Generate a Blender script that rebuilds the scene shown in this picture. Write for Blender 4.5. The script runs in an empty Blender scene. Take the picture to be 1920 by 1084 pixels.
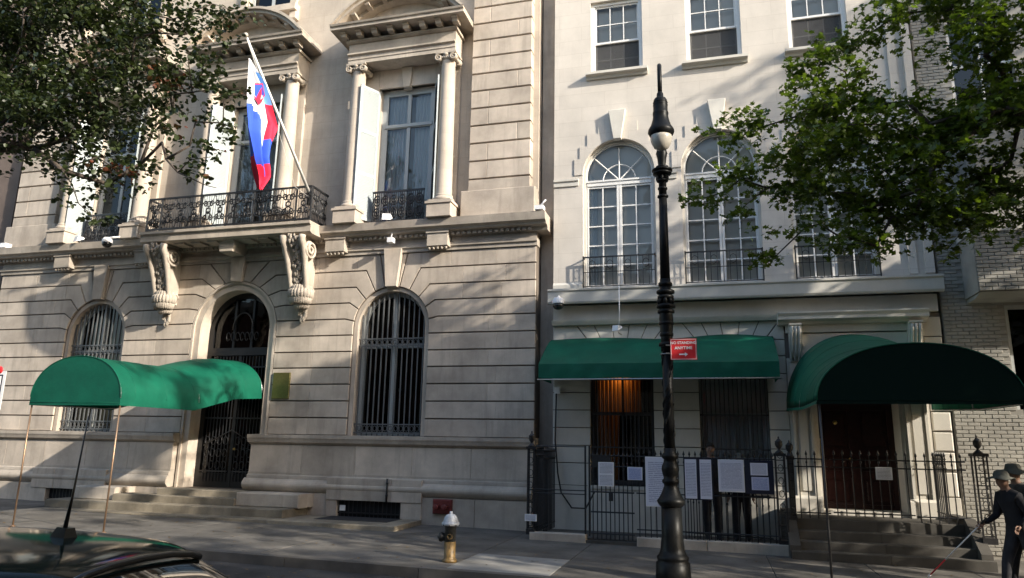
import bpy, math, random
import numpy as np
from mathutils import Vector, Matrix
from mathutils.geometry import tessellate_polygon
R=math.radians; PI=math.pi
random.seed(7); rng=np.random.default_rng(7)
S=bpy.context.scene
COL=S.collection
# ---------------------------------------------------------------- camera
yaw,pit,rol=-0.271849,0.214778,0.018706
fw=Vector((math.sin(yaw)*math.cos(pit),math.cos(yaw)*math.cos(pit),math.sin(pit)))
rt=Vector((math.cos(yaw),-math.sin(yaw),0)); up=rt.cross(fw)
r2=math.cos(rol)*rt+math.sin(rol)*up; u2=-math.sin(rol)*rt+math.cos(rol)*up
cam=bpy.data.cameras.new('camera'); camo=bpy.data.objects.new('camera',cam); COL.objects.link(camo)
M=Matrix((r2,u2,-fw)).transposed().to_4x4(); M.translation=Vector((0,0,1.75)); camo.matrix_world=M
cam.sensor_width=36; cam.lens=1350/1920*36; cam.clip_start=.05; cam.clip_end=1000
S.camera=camo
# ---------------------------------------------------------------- sky, sun, exposure
SUNV=Vector((2.75,-1,1.30)).normalized()      # towards the sun
W=bpy.data.worlds.new('World'); S.world=W; W.use_nodes=True
nt=W.node_tree; bg=nt.nodes['Background']; sk=nt.nodes.new('ShaderNodeTexSky'); sk.sky_type='NISHITA'; sk.sun_disc=False
sk.sun_elevation=math.asin(SUNV.z); sk.sun_rotation=math.atan2(SUNV.x,SUNV.y)
sk.air_density=1.2; sk.dust_density=2.0
nt.links.new(sk.outputs[0],bg.inputs[0]); bg.inputs[1].default_value=.15
sl=bpy.data.lights.new('sun','SUN'); sl.energy=3.15; sl.angle=R(.55); sl.color=(1,.92,.79)
so=bpy.data.objects.new('sun',sl); COL.objects.link(so); so.rotation_euler=SUNV.to_track_quat('Z','Y').to_euler()
S.view_settings.view_transform='Standard'; S.view_settings.look='None'; S.view_settings.gamma=1; S.view_settings.exposure=1.42
S.view_settings.use_curve_mapping=False
S.render.engine='CYCLES'
S.cycles.max_bounces=8; S.cycles.transparent_max_bounces=12; S.cycles.use_denoising=True
# ---------------------------------------------------------------- materials
MATS={}
def nd(t,ty,**k):
    n=t.nodes.new(ty)
    for a,b in k.items():
        if a.startswith('i_'): n.inputs[int(a[2:])].default_value=b
        else: setattr(n,a,b)
    return n
def base(name,col=(.5,.5,.5),rough=.7,spec=.3,metal=0.,coat=0.):
    m=bpy.data.materials.new(name); m.use_nodes=True; t=m.node_tree; p=t.nodes['Principled BSDF']; p.inputs['Coat Roughness'].default_value=.10
    p.inputs['Base Color'].default_value=(*col,1); p.inputs['Roughness'].default_value=rough
    p.inputs['Specular IOR Level'].default_value=spec; p.inputs['Metallic'].default_value=metal
    p.inputs['Coat Weight'].default_value=coat
    MATS[name]=m; return m,t,p
def mixc(t,fac,a,b,mode='MIX'):
    n=t.nodes.new('ShaderNodeMix'); n.data_type='RGBA'; n.blend_type=mode
    for i,v in ((0,fac),(6,a),(7,b)):
        if isinstance(v,(int,float)): n.inputs[i].default_value=v
        elif isinstance(v,tuple): n.inputs[i].default_value=(*v,1)
        else: t.links.new(v,n.inputs[i])
    return n.outputs[2]
def ramp(t,inp,*st):
    r=t.nodes.new('ShaderNodeValToRGB'); e=r.color_ramp.elements
    while len(e)<len(st): e.new(.5)
    for k,(pos,c) in enumerate(st):
        e[k].position=pos; e[k].color=(*((c,)*3 if isinstance(c,(int,float)) else c),1)
    t.links.new(inp,r.inputs[0]); return r.outputs[0]
def noise(t,scale,detail=5,rough=.6,vec=None,mapscale=None):
    n=nd(t,'ShaderNodeTexNoise'); n.inputs['Scale'].default_value=scale; n.inputs['Detail'].default_value=detail; n.inputs['Roughness'].default_value=rough
    if vec is None:
        vec=nd(t,'ShaderNodeNewGeometry').outputs['Position']
    if mapscale:
        mp=nd(t,'ShaderNodeMapping'); mp.inputs['Scale'].default_value=mapscale; t.links.new(vec,mp.inputs[0]); vec=mp.outputs[0]
    t.links.new(vec,n.inputs['Vector']); return n.outputs[0]
def bump(t,p,h,strength=.3,dist=.01):
    b=nd(t,'ShaderNodeBump'); b.inputs['Strength'].default_value=strength; b.inputs['Distance'].default_value=dist
    t.links.new(h,b.inputs['Height']); t.links.new(b.outputs[0],p.inputs['Normal']); return b
def stone(name,col,var=.12,stain=.35,rough=.85,grain=60,bstr=.35,rnd=.16,streak=True,joints=None):
    m,t,p=base(name,col,rough,.25)
    a=noise(t,1.3,6,.62); b=noise(t,grain,3,.7); c=noise(t,6,5,.6,mapscale=(1,1,.12))
    d=tuple(x*(1-var*2.2) for x in col); l=tuple(min(1,x*(1+var)) for x in col)
    k=mixc(t,ramp(t,a,(.3,0.),(.7,1.)),d,l)
    if streak: k=mixc(t,ramp(t,c,(.52,0.),(.78,stain)),k,tuple(x*.55 for x in col))
    k=mixc(t,.5,k,ramp(t,b,(.25,.72),(.75,1.)),'MULTIPLY')
    oi=nd(t,'ShaderNodeObjectInfo')
    k=mixc(t,1.,k,ramp(t,oi.outputs['Random'],(0.,1-rnd),(1.,1.)),'MULTIPLY')
    h=b
    if joints:
        br=nd(t,'ShaderNodeTexBrick'); br.inputs['Scale'].default_value=1; br.inputs['Mortar Size'].default_value=.006
        br.inputs['Mortar Smooth'].default_value=.3; br.inputs['Brick Width'].default_value=joints[0]; br.inputs['Row Height'].default_value=joints[1]
        br.inputs['Color1'].default_value=(1,1,1,1); br.inputs['Color2'].default_value=(.95,.95,.95,1); br.inputs['Mortar'].default_value=(.86,.85,.84,1)
        g=nd(t,'ShaderNodeNewGeometry'); sp=nd(t,'ShaderNodeSeparateXYZ'); cb=nd(t,'ShaderNodeCombineXYZ')
        t.links.new(g.outputs['Position'],sp.inputs[0]); t.links.new(sp.outputs[0],cb.inputs[0]); t.links.new(sp.outputs[2],cb.inputs[1])
        t.links.new(cb.outputs[0],br.inputs[0]); k=mixc(t,1.,k,br.outputs[0],'MULTIPLY')
    t.links.new(k,p.inputs['Base Color']); bump(t,p,h,bstr,.004); return m
stone('limestone',(.585,.505,.425),var=.14,stain=.65,rnd=.24)
stone('limestone_plain',(.52,.455,.385),var=.08,stain=.35,joints=(.95,.46),rnd=.05)
stone('limestone_joint',(.18,.15,.125),var=.1,stain=.2)
stone('limestone_old',(.52,.455,.385),var=.16,stain=.6)
stone('white_stone',(.64,.59,.53),var=.06,stain=.16,joints=(1.1,.36),rnd=.04)
stone('white_trim',(.66,.63,.57),var=.06,stain=.18,rnd=.08)
stone('white_joint',(.22,.2,.18),var=.1)
stone('white_brick',(.40,.385,.35),var=.12,stain=.2,rnd=.14,grain=90)
stone('mortar',(.34,.325,.295),var=.1)
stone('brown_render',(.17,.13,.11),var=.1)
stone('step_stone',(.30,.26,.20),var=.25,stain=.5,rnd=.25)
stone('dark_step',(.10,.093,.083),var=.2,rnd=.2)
stone('concrete',(.17,.158,.142),var=.24,stain=.0,streak=False,rnd=.28,grain=140)
m=MATS['concrete']; t=m.node_tree; p=t.nodes['Principled BSDF']; src=p.inputs['Base Color'].links[0].from_socket
vo=nd(t,'ShaderNodeTexVoronoi'); vo.inputs['Scale'].default_value=3.2; t.links.new(nd(t,'ShaderNodeNewGeometry').outputs['Position'],vo.inputs[0])
k_=mixc(t,ramp(t,vo.outputs['Distance'],(.07,1.),(.10,0.)),src,(.07,.065,.06))
st_=noise(t,.9,7,.7,mapscale=(1,1.6,1)); k_=mixc(t,ramp(t,st_,(.50,0.),(.62,.55)),k_,(.11,.10,.09))
cr_=noise(t,2.2,9,.75); k_=mixc(t,ramp(t,cr_,(.485,0.),(.497,.5),(.51,0.)),k_,(.06,.055,.05))
t.links.new(k_,p.inputs['Base Color'])
stone('kerb_granite',(.13,.12,.11),var=.2,streak=False,rnd=.2,grain=200)
stone('asphalt',(.062,.060,.060),var=.25,streak=False,rough=.9,grain=260,bstr=.7,rnd=0)
stone('red_facade',(.23,.115,.08),var=.1,joints=(.22,.075)); stone('tan_facade',(.33,.28,.2),var=.1,joints=(.8,.4))
stone('sidewalk_patch',(.28,.27,.25),var=.15,streak=False,rnd=0,grain=140)
def plain(name,col,rough=.5,metal=0.,spec=.4,coat=0.,nz=0.,sc=25,b=.1):
    m,t,p=base(name,col,rough,spec,metal,coat)
    if nz:
        a=noise(t,sc,5,.65); k=mixc(t,ramp(t,a,(.35,0.),(.7,1.)),tuple(x*(1-nz) for x in col),tuple(min(1,x*(1+nz*.5)) for x in col))
        t.links.new(k,p.inputs['Base Color']); bump(t,p,a,b,.003)
    return m
plain('black_iron',(.018,.018,.020),.45,.0,.5,nz=.4,sc=40,b=.3)
plain('lamp_black',(.008,.0085,.009),.42,.0,.14,nz=.35,sc=30,b=.25)
plain('bar_grey',(.12,.125,.13),.45,.2,.5,nz=.2)
plain('dark_bar',(.05,.05,.052),.45,.3,.5,nz=.2)
plain('white_paint',(.72,.71,.69),.5,nz=.06)
plain('grey_frame',(.40,.42,.42),.5,nz=.08)
plain('shutter_paint',(.36,.40,.415),.55,nz=.08)
plain('curtain',(.62,.64,.64),.9); plain('blind',(.78,.73,.66),.9); plain('interior_dark',(.02,.02,.022),.9); plain('orange_curtain',(.38,.17,.05),.9)
plain('brass',(.45,.33,.12),.28,1.); plain('light_curtain',(.8,.82,.82),.9); plain('gold_pole',(.30,.20,.13),.4,.7); plain('steel',(.42,.42,.43),.35,.9)
plain('white_plastic',(.75,.75,.76),.35); plain('smoke_dome',(.02,.02,.02),.08,spec=.7)
plain('hydrant_silver',(.42,.44,.48),.5,.15,nz=.3); plain('hydrant_black',(.03,.03,.028),.55,nz=.4); plain('red_paint',(.16,.028,.025),.5,nz=.3)
plain('sign_red',(.62,.03,.035),.4,nz=.08); plain('sign_white',(.8,.8,.8),.45); plain('globe',(.40,.37,.32),.25,spec=.5)
plain('door_black',(.012,.012,.013),.35); plain('door_wood',(.030,.010,.009),.3,nz=.4,sc=8)
plain('flag_white',(.75,.76,.8),.8); plain('flag_blue',(.03,.09,.55),.8); plain('flag_lightblue',(.16,.38,.72),.8); plain('flag_red',(.70,.02,.06),.8)
plain('board_dark',(.015,.018,.035),.4); plain('skin',(.20,.115,.08),.6); plain('hair',(.02,.014,.01),.7)
plain('dark_cloth',(.012,.012,.016),.9,nz=.4,sc=9,b=.9); plain('dark_cloth_two',(.022,.022,.027),.9,nz=.4,sc=9,b=.9); plain('hat_cloth',(.10,.10,.085),.9,nz=.2); plain('shirt_print',(.09,.085,.08),.9,nz=.6,sc=12)
plain('shoe',(.012,.012,.012),.5); plain('bark',(.09,.07,.055),.9,nz=.5,sc=20,b=.8); plain('rubber',(.02,.02,.02),.6)
plain('car_paint',(.008,.014,.013),.09,spec=.10,coat=.03); plain('car_trim',(.01,.01,.01),.3); plain('tail_red',(.3,.01,.01),.2)
plain('hand_rail',(.02,.02,.02),.4); plain('cane_white',(.8,.8,.8),.4); plain('plate_bronze',(.16,.14,.05),.32,.6,nz=.2)
# canopy cloth: a slightly sheeny woven green
m,t,p=base('green_canvas',(.0,.11,.062),.6,.3); a=noise(t,2.0,4,.6)
t.links.new(mixc(t,ramp(t,a,(.3,0.),(.7,1.)),(.0,.070,.042),(.002,.108,.063)),p.inputs['Base Color'])
w=nd(t,'ShaderNodeTexNoise'); w.inputs['Scale'].default_value=3.0
b1=nd(t,'ShaderNodeBump'); b1.inputs['Strength'].default_value=.35; b1.inputs['Distance'].default_value=.05; t.links.new(a,b1.inputs['Height']); t.links.new(b1.outputs[0],p.inputs['Normal'])
tr=nd(t,'ShaderNodeBsdfTranslucent'); tr.inputs[0].default_value=(.0,.2,.1,1); ms=nd(t,'ShaderNodeMixShader'); ms.inputs[0].default_value=.05
t.links.new(p.outputs[0],ms.inputs[1]); t.links.new(tr.outputs[0],ms.inputs[2]); t.links.new(ms.outputs[0],t.nodes['Material Output'].inputs[0])
# glass: see-through with a mirror-like sheen
def glass(name,tint,dark=.0,rough=.0):
    m=bpy.data.materials.new(name); m.use_nodes=True; t=m.node_tree; t.nodes.remove(t.nodes['Principled BSDF'])
    tr=nd(t,'ShaderNodeBsdfTransparent'); tr.inputs[0].default_value=(*tint,1); gl=nd(t,'ShaderNodeBsdfGlossy'); gl.inputs['Roughness'].default_value=rough+.015
    gl.inputs[0].default_value=(.40,.41,.42,1); fr=nd(t,'ShaderNodeFresnel'); fr.inputs[0].default_value=1.45
    nb=nd(t,'ShaderNodeTexNoise'); nb.inputs['Scale'].default_value=1.6; bb=nd(t,'ShaderNodeBump'); bb.inputs['Strength'].default_value=.25; bb.inputs['Distance'].default_value=.02
    t.links.new(nd(t,'ShaderNodeNewGeometry').outputs['Position'],nb.inputs[0]); t.links.new(nb.outputs[0],bb.inputs['Height']); t.links.new(bb.outputs[0],gl.inputs['Normal'])
    mx=nd(t,'ShaderNodeMixShader'); ad=nd(t,'ShaderNodeMath',operation='ADD'); ad.inputs[1].default_value=.05; t.links.new(fr.outputs[0],ad.inputs[0]); t.links.new(ad.outputs[0],mx.inputs[0])
    t.links.new(tr.outputs[0],mx.inputs[1]); t.links.new(gl.outputs[0],mx.inputs[2]); t.links.new(mx.outputs[0],t.nodes['Material Output'].inputs[0]); MATS[name]=m
glass('glass',(.92,.93,.93)); glass('glass_dark',(.15,.16,.16)); glass('car_glass',(.10,.16,.13)); 
m=bpy.data.materials.new('insect_screen'); m.use_nodes=True; t=m.node_tree; p=t.nodes['Principled BSDF']; p.inputs['Base Color'].default_value=(.09,.09,.092,1); p.inputs['Roughness'].default_value=.9; p.inputs['Specular IOR Level'].default_value=.1
q_=nd(t,'ShaderNodeBsdfTransparent'); ms=nd(t,'ShaderNodeMixShader'); ms.inputs[0].default_value=.5; t.links.new(q_.outputs[0],ms.inputs[1]); t.links.new(p.outputs[0],ms.inputs[2]); t.links.new(ms.outputs[0],t.nodes['Material Output'].inputs[0]); MATS['insect_screen']=m
plain('shaded_canvas',(.002,.011,.009),.85,spec=.08)  # green canopy cloth for the end panel, deep shade put into its colour
def leafmat(name,c1,c2,c3,tl=.35):
    m,t,p=base(name,c1,.42,.45); at=nd(t,'ShaderNodeAttribute',attribute_name='tone')
    k=ramp(t,at.outputs['Fac'],(0.,c1),(.8,c2),(1.,c3)); t.links.new(k,p.inputs['Base Color'])
    tr=nd(t,'ShaderNodeBsdfTranslucent'); t.links.new(mixc(t,1.,k,(1.6,1.7,.7),'MULTIPLY'),tr.inputs[0]); ms=nd(t,'ShaderNodeMixShader'); ms.inputs[0].default_value=tl
    t.links.new(p.outputs[0],ms.inputs[1]); t.links.new(tr.outputs[0],ms.inputs[2]); t.links.new(ms.outputs[0],t.nodes['Material Output'].inputs[0])
leafmat('pear_leaf',(.014,.022,.008),(.042,.058,.018),(.13,.035,.02),.22)
leafmat('oak_leaf',(.036,.056,.010),(.095,.14,.02),(.19,.23,.04),.45)
# printed notices: rows of small grey print
def printmat(name,paper,ink,rows,frac=.5,body=(0.08,.92)):
    m,t,p=base(name,paper,.35,.4); tc=nd(t,'ShaderNodeTexCoord'); sp=nd(t,'ShaderNodeSeparateXYZ'); t.links.new(tc.outputs['Generated'],sp.inputs[0])
    mu=nd(t,'ShaderNodeMath',operation='MULTIPLY'); mu.inputs[1].default_value=rows; t.links.new(sp.outputs[2],mu.inputs[0])
    fr=nd(t,'ShaderNodeMath',operation='FRACT'); t.links.new(mu.outputs[0],fr.inputs[0]); lt=nd(t,'ShaderNodeMath',operation='LESS_THAN'); lt.inputs[1].default_value=frac; t.links.new(fr.outputs[0],lt.inputs[0])
    nz=noise(t,1,2,.5,vec=tc.outputs['Generated'],mapscale=(30,1,rows)); g=nd(t,'ShaderNodeMath',operation='GREATER_THAN'); g.inputs[1].default_value=.42; t.links.new(nz,g.inputs[0])
    a=nd(t,'ShaderNodeMath',operation='MULTIPLY'); t.links.new(lt.outputs[0],a.inputs[0]); t.links.new(g.outputs[0],a.inputs[1])
    ins=[a.outputs[0]]
    for o in (0,2):
        for op,v in (('GREATER_THAN',body[0]),('LESS_THAN',body[1])):
            q=nd(t,'ShaderNodeMath',operation=op); q.inputs[1].default_value=v; t.links.new(sp.outputs[o],q.inputs[0]); mm=nd(t,'ShaderNodeMath',operation='MULTIPLY'); t.links.new(ins[-1],mm.inputs[0]); t.links.new(q.outputs[0],mm.inputs[1]); ins.append(mm.outputs[0])
    t.links.new(mixc(t,ins[-1],paper,ink),p.inputs['Base Color'])
printmat('notice_print',(.62,.64,.74),(.30,.32,.44),26); printmat('notice_print_large',(.60,.61,.66),(.2,.2,.25),9,.35); printmat('notice_blue',(.45,.50,.68),(.16,.2,.42),12)
# ---------------------------------------------------------------- mesh helpers
def gz(x): return -.011*(x+4)
def acc(o):
    v=Vector((0,0,0))
    while o is not None: v=v+o.location; o=o.parent
    return v
class MB:
    def __init__(s): s.v=[]; s.f=[]; s.mi=[]; s.sm=[]; s.cur=0; s.smooth=False
    def add(s,vs,fs,smooth=None):
        o=len(s.v); s.v+= [tuple(p) for p in vs]; s.f+=[tuple(i+o for i in f) for f in fs]; s.mi+=[s.cur]*len(fs); s.sm+=[s.smooth if smooth is None else smooth]*len(fs); return s
    def box(s,x0,x1,y0,y1,z0,z1,c=0):
        if c:
            vs=[];e=c
            for (a,b) in ((y0,1),(y1,-1)):
                pass
            P=[(x0,z0),(x1,z0),(x1,z1),(x0,z1)]; return s.stone(P,y0,y1,c)
        vs=[(x,y,z) for z in(z0,z1) for y in(y0,y1) for x in(x0,x1)]
        return s.add(vs,[(0,2,3,1),(4,5,7,6),(0,1,5,4),(2,6,7,3),(0,4,6,2),(1,3,7,5)],False)
    def stone(s,P,y0,y1,c=.008):
        # prism along y with a chamfered front (front = y0, low y)
        Q=inset(P,c); n=len(P)
        vs=[(x,y0,z) for x,z in Q]+[(x,y0+c,z) for x,z in P]+[(x,y1,z) for x,z in P]
        fs=[tuple(range(n))]
        for i in range(n):
            j=(i+1)%n; fs+=[(i,i+n,j+n,j),(i+n,i+2*n,j+2*n,j+n)]
        return s.add(vs,fs,False)
    def prism(s,P,y0,y1,holes=()):
        L=[[Vector((a,b,0)) for a,b in P]]+[[Vector((a,b,0)) for a,b in h] for h in holes]
        flat=[q for l in L for q in l]; tri=tessellate_polygon(L); n=len(flat)
        vs=[(q.x,y0,q.y) for q in flat]+[(q.x,y1,q.y) for q in flat]; fs=[]
        for a,b,c in tri: fs+=[(a,b,c),(c+n,b+n,a+n)]
        o=0
        for l in L:
            k=len(l)
            for i in range(k):
                j=(i+1)%k; fs.append((o+i,o+j,o+j+n,o+i+n))
            o+=k
        return s.add(vs,fs,False)
    def profx(s,prof,x0,x1,ends=(0,0)):
        # sweep a (y,z) profile along x; ends: how much the far outline is mitred (not used when 0)
        n=len(prof); vs=[(x0,y,z) for y,z in prof]+[(x1,y,z) for y,z in prof]
        fs=[(i,i+1,i+1+n,i+n) for i in range(n-1)]+[(n-1,0,n,2*n-1)]+[tuple(range(n)),tuple(range(2*n-1,n-1,-1))]
        return s.add(vs,fs,False)
    def lathe(s,prof,c=(0,0,0),seg=16,ax='z',sm=True,a0=0,a1=2*PI):
        cx,cy,cz=c; full=abs(a1-a0-2*PI)<1e-6; m=seg if full else seg+1; vs=[]
        for r,h in prof:
            for k in range(m):
                a=a0+(a1-a0)*k/seg; u,v=r*math.cos(a),r*math.sin(a)
                vs.append((cx+u,cy+v,cz+h) if ax=='z' else ((cx+u,cy+h,cz+v) if ax=='y' else (cx+h,cy+u,cz+v)))
        fs=[]
        for i in range(len(prof)-1):
            for k in range(seg):
                kk=(k+1)%m; fs.append((i*m+k,i*m+kk,(i+1)*m+kk,(i+1)*m+k))
        if full and prof[0][0]>1e-4: fs.append(tuple(range(m))[::-1])
        if full and prof[-1][0]>1e-4: fs.append(tuple((len(prof)-1)*m+k for k in range(m)))
        return s.add(vs,fs,sm)
    def tube(s,pts,r,seg=6,closed=False,sm=True):
        P=[Vector(p) for p in pts]; n=len(P); rr=r if isinstance(r,(list,tuple)) else [r]*n; vs=[]
        prev=None
        for i,p in enumerate(P):
            d=(P[(i+1)%n] if (i<n-1 or closed) else p)-(P[i-1] if (i>0 or closed) else p)
            if d.length<1e-9: d=Vector((0,0,1))
            d.normalize(); 
            if prev is None: a=Vector((0,0,1)) if abs(d.z)<.9 else Vector((1,0,0)); u=d.cross(a).normalized()
            else: u=(prev-d*prev.dot(d)); u=u.normalized() if u.length>1e-6 else d.orthogonal().normalized()
            prev=u; w=d.cross(u)
            for k in range(seg):
                an=2*PI*k/seg; q=p+(u*math.cos(an)+w*math.sin(an))*rr[i]; vs.append(q)
        fs=[]
        for i in range(n if closed else n-1):
            for k in range(seg):
                kk=(k+1)%seg; j=(i+1)%n; fs.append((i*seg+k,i*seg+kk,j*seg+kk,j*seg+k))
        if not closed: fs+=[tuple(range(seg))[::-1],tuple((n-1)*seg+k for k in range(seg))]
        return s.add(vs,fs,sm)
    def ball(s,c,r,sx=1,sy=1,sz=1,seg=10,rings=6):
        vs=[];fs=[]
        for i in range(rings+1):
            th=PI*i/rings
            for k in range(seg):
                a=2*PI*k/seg; vs.append((c[0]+r*sx*math.sin(th)*math.cos(a),c[1]+r*sy*math.sin(th)*math.sin(a),c[2]+r*sz*math.cos(th)))
        for i in range(rings):
            for k in range(seg):
                kk=(k+1)%seg; fs.append((i*seg+k,(i+1)*seg+k,(i+1)*seg+kk,i*seg+kk))
        return s.add(vs,fs,True)
    def build(s,name,mat,parent=None,local=False,smooth=None):
        me=bpy.data.meshes.new(name)
        off=acc(parent) if (parent is not None and not local) else Vector((0,0,0))
        me.from_pydata([(a-off.x,b-off.y,c-off.z) for a,b,c in s.v],[],s.f)
        for k in (mat if isinstance(mat,(list,tuple)) else [mat]): me.materials.append(MATS[k])
        me.polygons.foreach_set('material_index',s.mi)
        me.polygons.foreach_set('use_smooth',[bool(x) for x in s.sm] if smooth is None else [smooth]*len(s.f))
        me.update(); o=bpy.data.objects.new(name,me); COL.objects.link(o); o.parent=parent; return o
def inset(P,d):
    n=len(P); A=sum(P[i][0]*P[(i+1)%n][1]-P[(i+1)%n][0]*P[i][1] for i in range(n)); sg=1 if A>0 else -1; out=[]
    for i in range(n):
        p0,p1,p2=P[i-1],P[i],P[(i+1)%n]
        e1=(p1[0]-p0[0],p1[1]-p0[1]); e2=(p2[0]-p1[0],p2[1]-p1[1]); l1=math.hypot(*e1) or 1; l2=math.hypot(*e2) or 1
        n1=(-e1[1]/l1*sg,e1[0]/l1*sg); n2=(-e2[1]/l2*sg,e2[0]/l2*sg); k=1+n1[0]*n2[0]+n1[1]*n2[1]
        if k<.25: k=.25
        out.append((p1[0]+(n1[0]+n2[0])/k*d,p1[1]+(n1[1]+n2[1])/k*d))
    return out
def clipx(P,a,b):
    for lim,sg in ((a,1),(b,-1)):
        out=[]; n=len(P)
        for i in range(n):
            p,q=P[i],P[(i+1)%n]; ip=(p[0]-lim)*sg>=-1e-9; iq=(q[0]-lim)*sg>=-1e-9
            if ip: out.append(p)
            if ip!=iq:
                tt=(lim-p[0])/(q[0]-p[0]); out.append((lim,p[1]+tt*(q[1]-p[1])))
        P=[]
        for p in out:
            if not P or math.hypot(p[0]-P[-1][0],p[1]-P[-1][1])>1e-4: P.append(p)
        if len(P)>1 and math.hypot(P[0][0]-P[-1][0],P[0][1]-P[-1][1])<1e-4: P.pop()
        if len(P)<3: return None
    return P
def tag(o,label=None,cat=None,group=None,kind=None):
    if label: o['label']=label
    if cat: o['category']=cat
    if group: o['group']=group
    if kind: o['kind']=kind
    return o
def empty(name,loc,label=None,cat=None,group=None,parent=None):
    o=bpy.data.objects.new(name,None); COL.objects.link(o); o.location=loc; o.parent=parent; o.empty_display_size=.2
    return tag(o,label,cat,group)
def dup(o,name=None,off=(0,0,0),parent=None,deep=True):
    c=o.copy(); COL.objects.link(c); c.location=o.location+Vector(off); c.parent=parent if parent is not None else o.parent
    for k in ('label','group'):
        pass
    if deep:
        for ch in [x for x in bpy.data.objects if x.parent==o and x!=c]: dup(ch,parent=c)
    return c
def archpoly(cx,r,zs,zb,n=24,a0=0,a1=PI):
    return [(cx-r,zb),(cx+r,zb)]+[(cx+r*math.cos(a0+(a1-a0)*k/n),zs+r*math.sin(a0+(a1-a0)*k/n)) for k in range(n+1)]
def text_mesh(txt,size,name,mat,parent,loc,rot,ext=.002,align='CENTER'):
    cu=bpy.data.curves.new('tmp','FONT'); cu.body=txt; cu.size=size; cu.align_x=align; cu.align_y='CENTER'; cu.extrude=ext; cu.offset=size*.012
    ob=bpy.data.objects.new('tmp',cu); COL.objects.link(ob); dg=bpy.context.evaluated_depsgraph_get(); me=bpy.data.meshes.new_from_object(ob.evaluated_get(dg))
    bpy.data.objects.remove(ob); me.name=name; me.materials.clear(); me.materials.append(MATS[mat]); o=bpy.data.objects.new(name,me); COL.objects.link(o); o.parent=parent; o.location=Vector(loc); o.rotation_euler=rot; return o
# ================================================================ GROUND
def sheared(mb): mb.v=[(x,y,z+gz(x)) for x,y,z in mb.v]; return mb
KY=10.3; NK=1.9
mb=MB(); mb.box(-140,140,-90,200,-.6,-.14); tag(sheared(mb).build('road','asphalt'),kind='structure')
mb=MB(); mb.box(-140,-24,KY+.16,15.6,-.3,0); mb.box(9,140,KY+.16,15.6,-.3,0); mb.box(-24,9,KY+.17,17.5,-.3,-.022); walk=tag(sheared(mb).build('sidewalk','concrete'),kind='structure')
xs=-24.
rows=[KY+.17,12.05,13.9,15.62]
while xs<9:
    w_=1.55
    for k in range(3):
        mb=MB(); x0,x1,y0,y1=xs+.005,xs+w_-.005,rows[k]+.006,rows[k+1]-.006; dz=random.uniform(-.002,.002)
        n_=[(x0,y0),(x1,y0),(x1,y1),(x0,y1)]
        vs=[(a,b,-.05) for a,b in n_]+[(a,b,dz-.005) for a,b in n_]+[(a+(.006 if a==x0 else -.006),b+(.006 if b==y0 else -.006),dz) for a,b in n_]
        fs=[(i,(i+1)%4,(i+1)%4+4,i+4) for i in range(4)]+[(i+4,(i+1)%4+4,(i+1)%4+8,i+8) for i in range(4)]+[(8,9,10,11)]
        mb.add(vs,fs,False); sheared(mb)
        if k==0 and abs(xs-(-4.4))<.8: pm='sidewalk_patch'
        else: pm='concrete'
        o=mb.build('paving_slab',pm,walk)
        if pm=='sidewalk_patch': o['label']='pale new concrete slab under the hydrant'
    xs+=w_
kerb=tag(sheared(MB().box(-140,-24,KY,KY+.16,-.4,.0).box(9,140,KY,KY+.16,-.4,0)).build('kerb','kerb_granite'),kind='structure')
x=-24.
while x<9: sheared(MB().box(x+.006,x+2.194,KY,KY+.16,-.35,.002)).build('kerb_stone','kerb_granite',kerb); x+=2.2
tag(sheared(MB().box(-140,140,-14,NK,-.3,0).box(-140,140,NK,NK+.15,-.4,.003)).build('near_sidewalk','concrete'),kind='structure')
# ================================================================ MANSION (left, limestone)
CX=-11.78; BR=-7.40; BL=2*CX-BR; Y0=15.70
XL,XR=2*CX+3.80,-3.80
man=empty('limestone_mansion',(CX,15.7,0),'tall beige limestone mansion with rusticated ground floor, balcony and arched pediments','building')
ZJ=[1.92,2.33,2.73,3.13,3.53,3.92,4.32,4.72,5.12,5.51,5.92,6.32]
RW,ZW=.98,4.51; RD,ZD=1.25,4.55
# backing wall of the ground floor, openings cut through
mb=MB(); mb.prism([(XL,-.1),(XR,-.1),(XR,6.5),(XL,6.5)],Y0+.045,Y0+.6,[archpoly(BR,RW,ZW,1.915)[::1],archpoly(BL,RW,ZW,1.915),archpoly(CX,RD,ZD,.60)])
mb.build('wall','limestone_joint',man)
def arch_side(cx,Rr,zs,sg,xout,jz,ang,bend,kb):
    """stone outlines on one side of an arch: sg=+1 right, -1 left"""
    out=[]
    for i in range(len(jz)-1):
        za,zb=jz[i],jz[i+1]
        def pt(k):     # inner end(s) of joint k
            z=jz[k]
            if z<zs or ang[k] is None: return [(cx+sg*Rr,z)],0.
            a=ang[k]; return [(cx+sg*bend[k],z),(cx+sg*Rr*math.cos(a),zs+Rr*math.sin(a))],a
        A,aa=pt(i); B,ab=pt(i+1)
        P=[(xout,za)]+A
        if ab>0:
            st=max(aa,0.)
            if aa==0: P.append((cx+sg*Rr,zs))
            nn=4
            for q in range(1,nn): a=st+(ab-st)*q/nn; P.append((cx+sg*Rr*math.cos(a),zs+Rr*math.sin(a)))
        P+=B[::-1]+[(xout,zb)]
        out.append(P)
    return out
def put_stone(P,y0,y1,mat,par,g=.016,c=.006,name='stone'):
    Q=inset(P,g)
    A=sum(Q[i][0]*Q[(i+1)%len(Q)][1]-Q[(i+1)%len(Q)][0]*Q[i][1] for i in range(len(Q)))
    if A<0: Q=Q[::-1]
    if abs(A)<.006: return
    MB().stone(Q,y0,y1,c).build(name,mat,par)
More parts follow.
